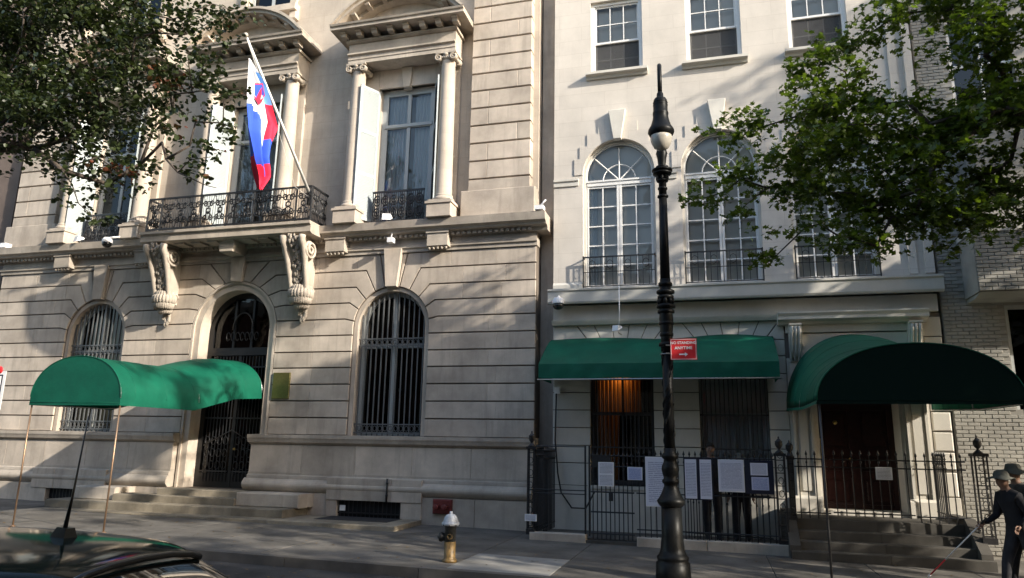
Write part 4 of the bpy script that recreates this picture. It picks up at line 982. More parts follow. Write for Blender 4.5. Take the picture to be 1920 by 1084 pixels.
# ================================================================ NEIGHBOUR AT FAR LEFT and opposite side
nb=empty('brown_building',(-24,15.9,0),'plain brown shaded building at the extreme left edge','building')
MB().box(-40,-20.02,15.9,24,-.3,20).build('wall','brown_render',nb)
for k in range(4):
    for j in range(4): fm=MB().stone([(-38+4*j,2+4.2*k),(-36.6+4*j,2+4.2*k),(-36.6+4*j,4.2+4.2*k),(-38+4*j,4.2+4.2*k)],15.88,15.9,.01).build('window','glass_dark',nb)
rb_=empty('apartment_block',(22,14.6,0),'tall tan apartment block beyond the white brick house','building')
MB().box(14.05,40,15.8,26,-.3,24).build('wall','tan_facade',rb_)
for (x0,x1,hh,mt,nm) in ((-34,-16,10,'red_facade','unseen_brick_row_house'),(-15.9,-3,11,'tan_facade','unseen_stone_row_house'),(-2.9,9,17,'red_facade','unseen_brick_row_house'),(9.1,24,19,'tan_facade','unseen_stone_row_house'),(24.1,50,13,'red_facade','unseen_brick_row_house')):  # unseen houses
    r_=empty(nm,((x0+x1)/2,-6,0),('red brick' if 'red' in mt else 'tan stone')+' row house across the street, unseen, %s'%{-34:'far to the left',-15.9:'left of the camera',-2.9:'directly behind the camera',9.1:'right of the camera',24.1:'far to the right'}[x0],'building')
    MB().box(x0,x1,-14,-6,-.3,hh).build('wall',mt,r_)
    MB().profx([(-6.1,hh-.5),(-5.8,hh-.5),(-5.4,hh-.1),(-5.3,hh+.2),(-6.1,hh+.2)],x0,x1).build('cornice','white_trim',r_)
    nx=int((x1-x0)/2.6)
    for k in range(int(hh/3.6)):
        for j in range(nx):
            xx=x0+(x1-x0)*(j+.5)/nx; w_=MB().box(xx-.55,xx+.55,-6.02,-5.98,1.3+3.6*k,3.3+3.6*k).build('window','glass_dark',r_)
            MB().box(xx-.7,xx+.7,-6.0,-5.88,1.15+3.6*k,1.29+3.6*k).build('window_sill','white_trim',w_)
# ================================================================ CANOPIES AND AWNING
def cloth_bars(root,pts,r=.016,mat='gold_pole',name='frame_pole'):
    return MB().tube(pts,r,8).build(name,mat,root)
def barrel(name,cx,hw,secs,lab,valance=.0,ex=1.0,nx=26,front='green_canvas',vert=.16,endm='green_canvas'):
    """secs: (y, z_bottom, z_top) along the canopy; superelliptic vault, with end wall at the street end"""
    root=empty(name,(cx,(secs[0][0]+secs[-1][0])/2,0),lab,'canopy')
    ys=[]
    for (y0,b0,t0),(y1,b1,t1) in zip(secs[:-1],secs[1:]):
        n=max(2,int((y1-y0)/.12))
        for k in range(n): u=k/n; s_=u; ys.append((y0+(y1-y0)*u,b0+(b1-b0)*s_,t0+(t1-t0)*s_))
    ys.append(secs[-1])
    # soften the kinks a little
    vs=[]; rr=random.Random(5)
    for y,b,t in ys:
        for k in range(nx+1):
            a=PI*k/nx; ca,sa=math.cos(a),math.sin(a); h=t-b-vert
            x=cx-hw*(abs(ca)**.92)*(1 if ca>0 else -1); z=b+vert+h*(sa**ex if sa>0 else 0)
            sag=.004*math.sin(y*6.6)*sa; vs.append((x,y,z-sag))
        vs.append((cx+hw+.008,y,b)); vs.append((cx-hw-.008,y,b))
    m_=nx+3; fs=[]
    for i in range(len(ys)-1):
        for k in range(nx): fs.append((i*m_+k,i*m_+k+1,(i+1)*m_+k+1,(i+1)*m_+k))
        fs.append((i*m_+nx,i*m_+nx+1,(i+1)*m_+nx+1,(i+1)*m_+nx)); fs.append((i*m_,i*m_+nx+2,(i+1)*m_+nx+2,(i+1)*m_))
    mb=MB(); mb.add(vs,fs,True); cov=mb.build('canopy_cover',front,root)
    P=[vs[k] for k in range(nx+1)]+[vs[nx+1],vs[nx+2]]
    P=[(x,y-.002,z) for x,y,z in P]
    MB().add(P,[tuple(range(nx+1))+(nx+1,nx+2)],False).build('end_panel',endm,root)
    for i in (0,len(ys)//2,len(ys)-1):
        y,b,t=ys[i]; MB().tube([(vs[i*m_+k][0]*.995+cx*.005,y+.01,vs[i*m_+k][2]-.02) for k in range(nx+1)],.013,5).build('hoop','steel',root)
    for i in range(3,len(ys)-2,7):
        y,b,t=ys[i]; MB().tube([(vs[i*m_+k][0],y,vs[i*m_+k][2]+.001) for k in range(nx+1)],.0045,4).build('seam',front,root)
    MB().tube([(vs[k][0],vs[k][1]-.004,vs[k][2]) for k in range(nx+1)],.009,5).build('piping',front,root)
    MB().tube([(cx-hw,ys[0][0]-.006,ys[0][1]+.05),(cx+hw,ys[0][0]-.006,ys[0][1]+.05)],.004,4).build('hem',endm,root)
    for s_ in (-1,1): MB().tube([(cx+s_*(hw-.02),y,b+.02) for y,b,t in ys[::3]+[ys[-1]]],.013,5).build('side_bar','steel',root)
    return root
lc=barrel('door_canopy',CX,1.07,[(11.2,2.36,3.30),(13.25,2.37,3.32),(14.6,2.70,3.66),(15.62,2.78,3.74)],'bright green vaulted canopy leading to the mansion door on thin poles')
for s_ in (-1,1):
    z0=gz(CX+s_*1.05); cloth_bars(lc,[(CX+s_*1.05,11.24,z0),(CX+s_*1.05,11.24,2.40)])
    MB().lathe([(.05,0),(.05,.012),(.025,.03)],(CX+s_*1.05,11.24,z0),10).build('pole_foot','gold_pole',lc)
cloth_bars(lc,[(CX+.95,13.3,gz(CX)),(CX+.95,13.3,2.40)],.012,'gold_pole') if False else None
rc=barrel('stoop_canopy',2.76,1.32,[(11.2,2.42,3.27),(13.0,2.43,3.42),(14.6,2.50,3.86),(15.66,2.55,4.08)],'wide dark green vaulted canopy over the stoop of the white townhouse',vert=.05,endm='shaded_canvas')
for s_ in (-1,1): z0=gz(2.76+s_*1.3); cloth_bars(rc,[(2.76+s_*1.28,11.26,z0),(2.76+s_*1.28,11.26,2.45)],.017,'dark_bar')
aw=empty('window_awning',(-1.1,15.1,3.1),'straight dark green awning above the ground floor windows of the townhouse','awning')
nx,AX0,AX1=70,-3.44,1.25
prof=[(15.76,4.11),(15.5,4.02),(15.2,3.87),(14.9,3.69),(14.6,3.49),(14.50,3.42),(14.49,3.30),(14.49,3.20),(14.49,3.12)]
vs=[];rr=random.Random(2)
for i in range(nx+1):
    x=AX0+(AX1-AX0)*i/nx; inseg=math.sin(PI*((x-AX0)/.94%1))
    for j,(y,z) in enumerate(prof): vs.append((x,y+.006*math.sin(x*13+j),z-(.020*(inseg**1)*math.sin(PI*min(1,j/5)) if j<5 else 0)+.010*math.sin(x*3.1+j*.9)*(j<5)+(.03*math.sin(x*2.3+1) if j==0 else 0)))
m_=len(prof); mb=MB(); mb.add(vs,[(i*m_+j,i*m_+j+1,(i+1)*m_+j+1,(i+1)*m_+j) for i in range(nx) for j in range(5)],True); mb.build('awning_cover','green_canvas',aw); mb=MB(); mb.add(vs,[(i*m_+j,i*m_+j+1,(i+1)*m_+j+1,(i+1)*m_+j) for i in range(nx) for j in range(5,m_-1)],True); mb.build('valance','green_canvas',aw)
for x in (AX0,AX1): MB().add([(x,y,z) for y,z in prof]+[(x,15.76,3.12)],[tuple(range(len(prof)+1))],False).build('side_panel','green_canvas',aw)
MB().tube([(AX0-.02,14.49,3.10),(AX1+.02,14.49,3.10)],.016,6).build('front_bar','steel',aw)
for k in range(6): x=AX0+.04+(AX1-AX0-.08)*k/5; MB().tube([(x,15.74,4.06),(x,14.53,3.40),(x,14.50,3.12)],.012,5).tube([(x,15.74,3.3),(x,14.55,3.14)],.012,5).build('awning_arm','black_iron',aw)
# ================================================================ STREET LAMP
LX,LY=-.62,10.86; lz=gz(LX)
lamp=empty('street_lamp',(LX,LY,lz),'tall ornate black cast iron lamp post with hooked arm at the kerb','lamp post')
MB().lathe([(.25,-.1),(.235,.24),(.21,.26),(.222,.29),(.222,.32),(.19,.35),(.166,.42),(.148,.6),(.142,.98)],(LX,LY,lz),16).build('base_plinth','lamp_black',lamp)
MB().lathe([(.142,.98),(.165,1.0),(.190,1.03),(.20,1.07),(.175,1.10),(.14,1.16),(.115,1.22),(.095,1.27),(.10,1.30),(.12,1.32),(.12,1.35),(.095,1.38),(.11,1.43),(.125,1.50),(.12,1.55),(.095,1.60),(.09,1.64),(.12,1.67),(.12,1.70),(.088,1.74),(.088,1.80)],(LX,LY,lz),16).build('base_collar','lamp_black',lamp)
sh=MB(); sh.lathe([(.077,1.80),(.074,3.25)],(LX,LY,lz),14)
rl=random.Random(9)
for k in range(46):   # cast leaves in relief on the lower shaft
    a0=rl.uniform(0,2*PI); z0=1.84+1.34*k/46; sh.tube([(LX+.075*math.cos(a0+q*.16),LY+.075*math.sin(a0+q*.16),lz+z0+q*.035) for q in range(5)],[.004,.014,.017,.012,.003],5)
sh.build('lower_shaft','lamp_black',lamp)
rg=MB()
for z,r in ((3.30,.12),(3.45,.10),(3.62,.11),(3.80,.125),(3.88,.14),(4.02,.12),(4.10,.135),(4.22,.105)):
    rg.lathe([(.07,-.04),(r,-.02),(r,.02),(.07,.05)],(LX,LY,lz+z),14)
rg.lathe([(.09,3.2),(.085,3.4),(.105,3.7),(.085,3.95),(.08,4.3)],(LX,LY,lz),14)
for k in range(8): a=2*PI*k/8; rg.ball((LX+.10*math.cos(a),LY+.10*math.sin(a),lz+3.96),.032,1,1,1.6,6,4)
rg.build('middle_collar','lamp_black',lamp)
MB().lathe([(.075,4.25),(.062,5.62)],(LX,LY,lz),14).build('upper_shaft','lamp_black',lamp)
mb=MB()
for z,r in ((5.62,.085),(5.75,.075),(5.88,.09),(6.00,.145),(6.05,.16),(6.10,.10)): mb.lathe([(.05,-.03),(r,-.012),(r,.012),(.05,.035)],(LX,LY,lz+z),14)
mb.lathe([(.062,5.6),(.055,6.1),(.07,6.25),(.09,6.33),(.06,6.45),(.045,6.5)],(LX,LY,lz),14)
for k in range(8): a=2*PI*k/8; mb.ball((LX+.075*math.cos(a),LY+.075*math.sin(a),lz+5.92),.025,1,1,2,6,4)
mb.build('upper_collar','lamp_black',lamp)
AR=.30; CD=Vector((-LX,-LY,0)).normalized(); AP=lambda d,z:(LX+CD.x*d,LY+CD.y*d,lz+z)
arc=[AP(0,6.45),AP(0,7.35)]+[AP(AR-AR*math.cos(PI*k/12),7.35+AR*math.sin(PI*k/12)) for k in range(1,13)]+[AP(2*AR,7.0)]
MB().tube(arc,.034,8).build('hooked_arm','lamp_black',lamp)
MB().tube([AP(0,6.9),AP(.1,7.12),AP(.24,7.2),AP(.34,7.10),AP(.30,7.0),AP(.22,7.03)],.02,6).build('arm_scroll','lamp_black',lamp)
hx,hy=LX+CD.x*2*AR,LY+CD.y*2*AR
hood=MB().lathe([(.034,7.08),(.05,7.05),(.05,7.0),(.085,6.97),(.102,6.94),(.106,6.86),(.108,6.76),(.118,6.74),(.118,6.71),(.112,6.68),(.128,6.60),(.155,6.52),(.19,6.46),(.196,6.42),(.17,6.37),(.16,6.36)],(hx,hy,lz),20).build('lantern_hood','lamp_black',lamp)
MB().lathe([(.157,6.38),(.160,6.32),(.145,6.25),(.11,6.18),(.05,6.14),(0,6.13)],(hx,hy,lz),20).build('globe','globe',hood)
for z in (6.86,6.90): MB().lathe([(.10,-.008),(.112,0),(.10,.008)],(hx,hy,lz+z),20).build('hood_ring','lamp_black',hood)
ns=empty('no_standing_sign',(LX+.24,LY-.14,3.0),'small red NO STANDING ANYTIME sign clamped to the lamp post','sign')
sx0,sx1,sz0,sz1=-.565,-.19,3.02,3.33; sy=LY-.14
MB().box(sx0,sx1,sy,sy+.004,sz0,sz1).build('sign_plate','sign_red',ns)
e_=MB(); 
for a,b,c,d in ((sx0+.008,sx1-.008,sz1-.014,sz1-.008),(sx0+.008,sx1-.008,sz0+.008,sz0+.014),(sx0+.008,sx0+.014,sz0+.008,sz1-.008),(sx1-.014,sx1-.008,sz0+.008,sz1-.008)): e_.box(a,b,sy-.003,sy-.001,c,d)
e_.build('sign_border','sign_white',ns)
for tx,zz in (('NO STANDING',3.268),('ANYTIME',3.192)):
    text_mesh(tx,.054 if len(tx)>8 else .060,'lettering','sign_white',ns,Vector(((sx0+sx1)/2,sy-.003,zz))-ns.location,(PI/2,0,0),.0012)
MB().prism([(-.44,3.09),(-.36,3.09),(-.36,3.07),(-.315,3.10),(-.36,3.13),(-.36,3.11),(-.44,3.11)],sy-.004,sy-.001).build('arrow','sign_white',ns)
for z in (3.12,3.24): MB().tube([(LX+.10*math.cos(a*PI/6),LY+.10*math.sin(a*PI/6),z) for a in range(12)],.007,4,True).box(LX-.01,sx0+.08,sy+.004,sy+.02,z-.008,z+.008).build('clamp','steel',ns)
# ================================================================ FLAG
pole=empty('flagpole',(-9.5,15.0,7.1),'slanting white metal flagpole rising from the balcony corner','flagpole')
a_=Vector((-9.46,15.02,7.80)); b_=Vector((-9.56,12.20,10.42))
MB().tube([a_,a_.lerp(b_,.5),b_],[.040,.034,.024],10).build('pole','white_paint',pole)
MB().ball(tuple(b_+(b_-a_).normalized()*.06),.055).build('finial','globe',pole)
MB().tube([a_+Vector((0,-.03,-.1)),a_+Vector((-.10,-.5,-.0)),a_.lerp(b_,.45)+Vector((-.10,0,-.12)),b_+Vector((0,0,-.03))],.006,4).build('halyard','white_paint',pole)
MB().lathe([(.06,-.02),(.06,.30),(.05,.34)],(-9.46,15.04,7.52),10).build('socket','black_iron',pole)
LQ=[(0,12.33,9.98),(.40,12.41,8.88),(.57,12.48,8.41),(.80,12.74,7.77),(.96,13.04,7.33),(1,13.12,7.24)]
RQ=[(0,12.37,10.0),(.20,12.88,9.63),(.34,13.24,9.21),(.46,13.53,8.89),(.60,13.39,8.50),(.75,13.30,8.0),(.92,13.40,7.6),(1,13.22,7.25)]
def itp(Q,v):
    for (v0,y0,z0),(v1,y1,z1) in zip(Q[:-1],Q[1:]):
        if v<=v1: k=(v-v0)/(v1-v0); return y0+(y1-y0)*k,z0+(z1-z0)*k
    return Q[-1][1:]
NU,NV=40,70; vs=[]
for j in range(NV+1):
    v=j/NV; (ya,za),(yb,zb)=itp(LQ,v),itp(RQ,v)
    for i in range(NU+1):
        u=i/NU; w=yb-ya
        vs.append((-9.55+.075*math.sin(u*13+v*2.4)*min(1,w*2)+.05*math.sin(u*27-v*5)*min(1,w*2),ya+w*u+.02*math.sin(u*20),za+(zb-za)*u+.01*math.sin(u*30)))
mb=MB()
def strip(u,v):
    if u<.42: b1,b2=.37+.10*u,.76+.15*u
    elif u<.62: b1,b2=(.46+(u-.42)*2.2),.91
    else: b1,b2=.10,.34-.10*(u-.66)
    if u>.62 and v>.60: return 1 if v<.80 else 3
    if v<b1: return 0
    if v<b2:
        return 2 if u>.66 else 1
    return 3
for j in range(NV):
    for i in range(NU):
        mb.cur=strip((i+.5)/NU,(j+.5)/NV); k=j*(NU+1)+i; mb.add([],[]); mb.f.append((k,k+1,k+NU+2,k+NU+1)); mb.mi.append(mb.cur); mb.sm.append(True)
mb.v=vs
# small shield in the upper hoist corner: dark blue field, red rim, white peaks
fl=mb.build('flag',['flag_white','flag_blue','flag_lightblue','flag_red'],None)
tag(fl,'white, blue and red flag hanging in folds below the slanting pole','flag')
sh=MB(); sh.cur=0
def flagpt(u,v,o=.03):
    (ya,za),(yb,zb)=itp(LQ,v),itp(RQ,v); w=yb-ya
    return (-9.55+.075*math.sin(u*13+v*2.4)*min(1,w*2)+.05*math.sin(u*27-v*5)*min(1,w*2)+o,ya+w*u,za+(zb-za)*u)
def patch(pts,mi,o):
    sh.cur=mi; q=[flagpt(u,v,o) for u,v in pts]; sh.add(q,[tuple(range(len(q)))],False)
patch([(.30,.20),(.56,.20),(.57,.28),(.50,.33),(.43,.35),(.36,.33),(.29,.28)],1,.045)
patch([(.32,.21),(.54,.21),(.55,.275),(.49,.32),(.43,.335),(.37,.32),(.31,.275)],0,.05)
patch([(.33,.295),(.37,.26),(.40,.275),(.43,.235),(.46,.275),(.50,.26),(.53,.295),(.43,.325)],2,.055)
sh.build('coat_of_arms',['flag_blue','flag_red','flag_white'],fl)
# ================================================================ HYDRANT
HX,HY=-3.98,11.0; hz=gz(HX)
hy=empty('fire_hydrant',(HX,HY,hz),'fire hydrant with silver domed cap and dark barrel near the kerb','hydrant')
plain('hydrant_ochre',(.17,.105,.035),.5,.1,nz=.6,sc=9)
MB().lathe([(.115,0),(.115,.03),(.095,.05),(.088,.07),(.088,.30)],(HX,HY,hz),18).build('lower_barrel','hydrant_ochre',hy)
MB().lathe([(.088,.30),(.088,.50),(.098,.52),(.098,.535)],(HX,HY,hz),18).build('upper_barrel','hydrant_black',hy)
MB().lathe([(.132,.535),(.138,.55),(.138,.575),(.118,.585),(.112,.61),(.098,.655),(.07,.69),(.035,.705),(.022,.708),(.022,.74),(.012,.745),(0,.745)],(HX,HY,hz),20).build('bonnet','hydrant_silver',hy)
n_=MB(); n_.lathe([(.0,-.205),(.02,-.205),(.022,-.175),(.07,-.17),(.075,-.13),(.062,-.12),(.062,-.06)],(HX,HY,hz+.36),12,'x'); n_.build('side_nozzle','hydrant_black',hy)
n_=MB(); n_.lathe([(.0,-.115),(.028,-.115),(.030,-.13),(.042,-.13),(.045,-.08)],(HX+.03,HY,hz+.38),12,'y'); n_.build('front_nozzle','hydrant_ochre',hy)
for k in range(8): a=2*PI*k/8+.2; MB().lathe([(.012,-.012),(.012,.012)],(HX+.128*math.cos(a),HY+.128*math.sin(a),hz+.545),6,sm=False).build('bolt','hydrant_black',hy)
# ================================================================ SMALL THINGS ON THE WALLS
def domecam(loc,lab,arm):
    r_=empty('dome_camera',loc,lab,'camera',None); x,y,z=loc
    MB().lathe([(.02,.13),(.09,.12),(.125,.07),(.135,.0),(.135,-.02)],loc,18).build('housing','white_plastic',r_)
    MB().lathe([(.125,-.02),(.12,-.07),(.09,-.12),(.04,-.145),(0,-.15)],loc,18).build('dome','smoke_dome',r_)
    MB().tube([(x,y,z+.12),(x+arm[0]*.5,y+arm[1]*.5,z+.20),(x+arm[0],y+arm[1],z+.05)],.03,8).build('arm','white_plastic',r_)
domecam((-15.45,15.0,6.88),'white dome camera at the left end of the balcony slab',(.42,.45))
domecam((-3.20,15.30,4.85),'white dome camera on the corner of the townhouse band',(-.02,.34))
def flood(loc,lab,rz,sc=1.):
    r_=empty('floodlight',loc,lab,'floodlight'); r_.rotation_euler=(0,0,rz); mb=MB()
    s_=sc; mb.add([(-.10*s_,-.12*s_,-.07*s_),(.10*s_,-.12*s_,-.07*s_),(.13*s_,.06*s_,.02*s_),(-.13*s_,.06*s_,.02*s_),(-.10*s_,-.09*s_,.09*s_),(.10*s_,-.09*s_,.09*s_),(.11*s_,.07*s_,.07*s_),(-.11*s_,.07*s_,.07*s_)],[(0,1,2,3),(4,5,6,7),(0,1,5,4),(1,2,6,5),(2,3,7,6),(3,0,4,7)],False)
    mb.build('lamp_head','white_plastic',r_,local=True); MB().tube([(0,.02,-.02),(0,.06,-.12*s_),(0,.15,-.14*s_)],.014,6).build('bracket','steel',r_,local=True)
flood((-7.48,15.35,7.12),'small white floodlight on the mansion ledge under the right window',.3)
flood((-16.75,15.33,7.11),'small white floodlight on the mansion ledge under the left window',-.3)
flood((-1.90,15.25,4.24),'white floodlight hanging on a cable above the awning',-.5,.75)
cb=MB().tube([(-1.86,15.33,5.2),(-1.86,15.33,4.6),(-1.88,15.36,4.25)],.010,5).build('power_cable','white_plastic',None); tag(cb,'thin white cable dropping from the townhouse ledge to the floodlight','cable')
mb=MB().box(-7.42,-7.28,15.30,15.46,6.50,6.62).tube([(-7.35,15.38,6.62),(-7.35,15.42,6.76)],.012,5)
o=mb.build('security_camera','white_plastic',None); tag(o,'tiny white box camera under the mansion cornice','camera')
mb=MB().box(-19.55,-19.35,15.3,15.5,7.05,7.18); tag(mb.build('floodlight','white_plastic',None),'white box light at the far left end of the mansion ledge','floodlight')
mb=MB().box(-3.75,-3.55,15.25,15.45,7.05,7.15).tube([(-3.65,15.35,7.15),(-3.5,15.3,7.28)],.02,5); tag(mb.build('floodlight','white_plastic',None),'small light fitting at the right corner of the mansion cornice','floodlight')
pq=MB().stone([(-10.46,2.78),(-9.99,2.78),(-9.99,3.42),(-10.46,3.42)],15.66,15.70,.008).build('bronze_plaque','plate_bronze',None); tag(pq,'square polished bronze plaque right of the mansion door','plaque')
sc_=empty('standpipe_connection',(-5.8,15.45,.42),'red fire department standpipe connection low on the mansion wall','standpipe')
MB().stone([(-6.02,.27),(-5.58,.27),(-5.58,.58),(-6.02,.58)],15.42,15.50,.02).build('back_plate','red_paint',sc_)
for s_ in (-1,1): n_=MB().lathe([(0,-.16),(.05,-.16),(.065,-.15),(.065,-.11),(.05,-.10),(.05,0)],(-5.8+s_*.10,15.43,.42),12,'y'); n_.build('inlet','red_paint' ,sc_)
dp=MB().tube([(-7.12,15.40,.98),(-7.12,15.40,.47)],.022,8).lathe([(.03,-.02),(.03,.02)],(-7.12,15.40,.62),8).lathe([(.03,-.02),(.03,.02)],(-7.12,15.40,.88),8).build('vent_pipe','black_iron',None); tag(dp,'short black pipe in front of the block above the right cellar window','pipe')
dp=empty('downpipe',(-3.30,15.7,0),'thin cable and pipe hanging down the left corner of the white townhouse','pipe')
MB().tube([(-3.32,15.72,2.95),(-3.34,15.72,1.9),(-3.28,15.72,1.2),(-3.20,15.70,.8),(-2.95,15.6,.5),(-2.65,15.6,.5),(-2.45,15.5,.85)],.018,6).build('hose','rubber',dp); MB().box(-3.36,-3.24,15.70,15.76,2.9,3.05).build('junction_box','white_plastic',dp)
lsg=empty('parking_sign',(-13.62,11.0,0),'white street sign with a red top cut by the left edge of the picture','sign')
MB().box(-13.80,-13.235,10.93,10.936,2.25,3.0).build('sign_plate','sign_white',lsg); MB().stone([(-13.80,2.45),(-13.30,2.45),(-13.30,2.93),(-13.80,2.93)],10.925,10.93,.002).build('dark_panel','board_dark',lsg)
MB().box(-13.78,-13.33,10.918,10.924,2.5,2.9).build('white_panel','sign_white',lsg)
MB().ball((-13.40,10.93,3.02),.075,1,.3,1).build('red_top','sign_red',lsg); MB().tube([(-13.62,11.0,gz(-13.6)),(-13.62,11.0,3.05)],.03,8).build('sign_pole','steel',lsg)
# ================================================================ CAR
car=empty('parked_car',(-4.2,2.95,-.13),'dark glossy hatchback seen from its rear roof corner with a roof antenna','car')
cz=-.14
def carsec():
    """outline stations along x (rear at right, +x): (x, half width at belt, z belt, half width roof, z roof)"""
    return [(-1.98,.70,.62,.66,.66),(-2.02,.80,.92,.70,.95),(-2.22,.82,.94,.56,1.12),(-2.56,.86,.96,.40,1.325),(-2.75,.87,.96,.54,1.365),(-3.1,.88,.95,.615,1.385),(-3.8,.88,.94,.62,1.395),(-4.4,.88,.93,.60,1.37),(-4.75,.88,.92,.57,1.30),(-5.3,.86,.90,.60,.98),(-5.45,.85,.89,.62,.91),(-5.9,.78,.80,.6,.82),(-6.02,.7,.6,.5,.62)]
cy=2.93
def ringpts(x,hb,zb,hr,zr,n=10):
    P=[]
    for s_ in (1,): pass
    low=[(hb*.93,.22),(hb,.45),(hb,zb-.12),(hb*.985,zb)]
    roof=[(hr+.035,zr-.07),(hr-.01,zr-.022),(hr*.80,zr+.0),(hr*.45,zr+.018),(0,zr+.024)]
    half=low+roof
    return [(x,cy+y,cz+z) for y,z in half]+[(x,cy-y,cz+z) for y,z in half[:-1][::-1]]
secs=[ringpts(*q) for q in carsec()]; m_=len(secs[0]); vs=[p for s_ in secs for p in s_]; nlow=4
body=MB(); glass_=MB(); fsb=[]; 
for i in range(len(secs)-1):
    for k in range(m_):
        kk=(k+1)%m_
        x_=secs[i][0][0]; isglass=False
        if k in (3,m_-5) and -4.9<secs[i+1][0][0] and secs[i][0][0]<=-2.3: isglass=True
        if i in (1,2) and 4<=k<=m_-6 : isglass=(i==2)
        if i in (8,) and 3<k<m_-5: isglass=True
        body.cur=1 if isglass else 0
        body.f.append((i*m_+k,i*m_+kk,(i+1)*m_+kk,(i+1)*m_+k)); body.mi.append(body.cur); body.sm.append(True)
body.v=vs; body.cur=0
body.f+= [tuple(range(m_)),tuple((len(secs)-1)*m_+k for k in range(m_))]; body.mi+=[0,0]; body.sm+=[False,False]
bo=body.build('body',['car_paint','car_glass'],car)
sub=bo.modifiers.new('s','SUBSURF'); sub.levels=2; sub.render_levels=2
# rear window, roof seam and spoiler edge
def rp(i,k): return Vector(secs[i][k])
MB().tube([rp(3,k)+Vector((.01,0,.006)) for k in range(5,m_-5)],.016,6).build('spoiler_edge','car_trim',car)
hx_,hy_,hz_=-3.16,3.06,1.262
MB().add([(hx_-.07,hy_-.035,hz_-.02),(hx_+.05,hy_-.045,hz_-.02),(hx_+.05,hy_+.045,hz_-.02),(hx_-.07,hy_+.035,hz_-.02),(hx_-.03,hy_-.02,hz_+.05),(hx_+.035,hy_-.028,hz_+.045),(hx_+.035,hy_+.028,hz_+.045),(hx_-.03,hy_+.02,hz_+.05)],[(0,1,5,4),(1,2,6,5),(2,3,7,6),(3,0,4,7),(4,5,6,7)],False).build('antenna_base','car_trim',car)
MB().tube([(hx_,hy_,hz_+.03),(hx_+.02,hy_+.0,hz_+.20),(hx_+.05,hy_,hz_+.60)],[.012,.006,.003],6).build('antenna','car_trim',car)
wh=None
for x in (-2.55,-5.15):
    for s_ in (-1,1):
        y=cy+s_*.80
        if wh is None:
            t_=MB().lathe([(.20,-.10),(.29,-.10),(.31,-.07),(.31,.07),(.29,.10),(.20,.10)],(0,0,0),24,'y').build('tyre','rubber',car,local=True)
            rm=MB().lathe([(0,-.06),(.06,-.07),(.19,-.05),(.205,-.09),(.205,.09)],(0,0,0),20,'y').build('rim','steel',t_,local=True); wh=t_; t_.name='wheel'
        else: t_=dup(wh)
        t_.location=Vector((x,y,.31+cz))-acc(car)
for s_ in (-1,1): MB().box(-2.12,-1.97,cy+s_*.62-.10,cy+s_*.62+.10,.62,.86).build('tail_light','tail_red',car)
# ================================================================ PEOPLE
def skinmesh(name,J,E_,mats,pick,parent=None,levels=2):
    me=bpy.data.meshes.new('tmp'); names=list(J); idx={n:i for i,n in enumerate(names)}
    me.from_pydata([J[n][0] for n in names],[(idx[a],idx[b]) for a,b in E_],[])
    o=bpy.data.objects.new('tmp',me); COL.objects.link(o); sk_=o.modifiers.new('k','SKIN'); sk_.use_smooth_shade=True; s2=o.modifiers.new('s','SUBSURF'); s2.levels=levels; s2.render_levels=levels
    for n in names:
        r=J[n][1]; d_=me.skin_vertices[0].data[idx[n]]; d_.radius=(r if isinstance(r,tuple) else (r,r)); d_.use_root=(idx[n]==0)
    dg=bpy.context.evaluated_depsgraph_get(); ev=bpy.data.meshes.new_from_object(o.evaluated_get(dg)); bpy.data.objects.remove(o)
    ev.name=name; ev.materials.clear()
    for m_ in mats: ev.materials.append(MATS[m_])
    for p in ev.polygons: p.material_index=pick(p.center); p.use_smooth=True
    o=bpy.data.objects.new(name,ev); COL.objects.link(o); o.parent=parent; return o
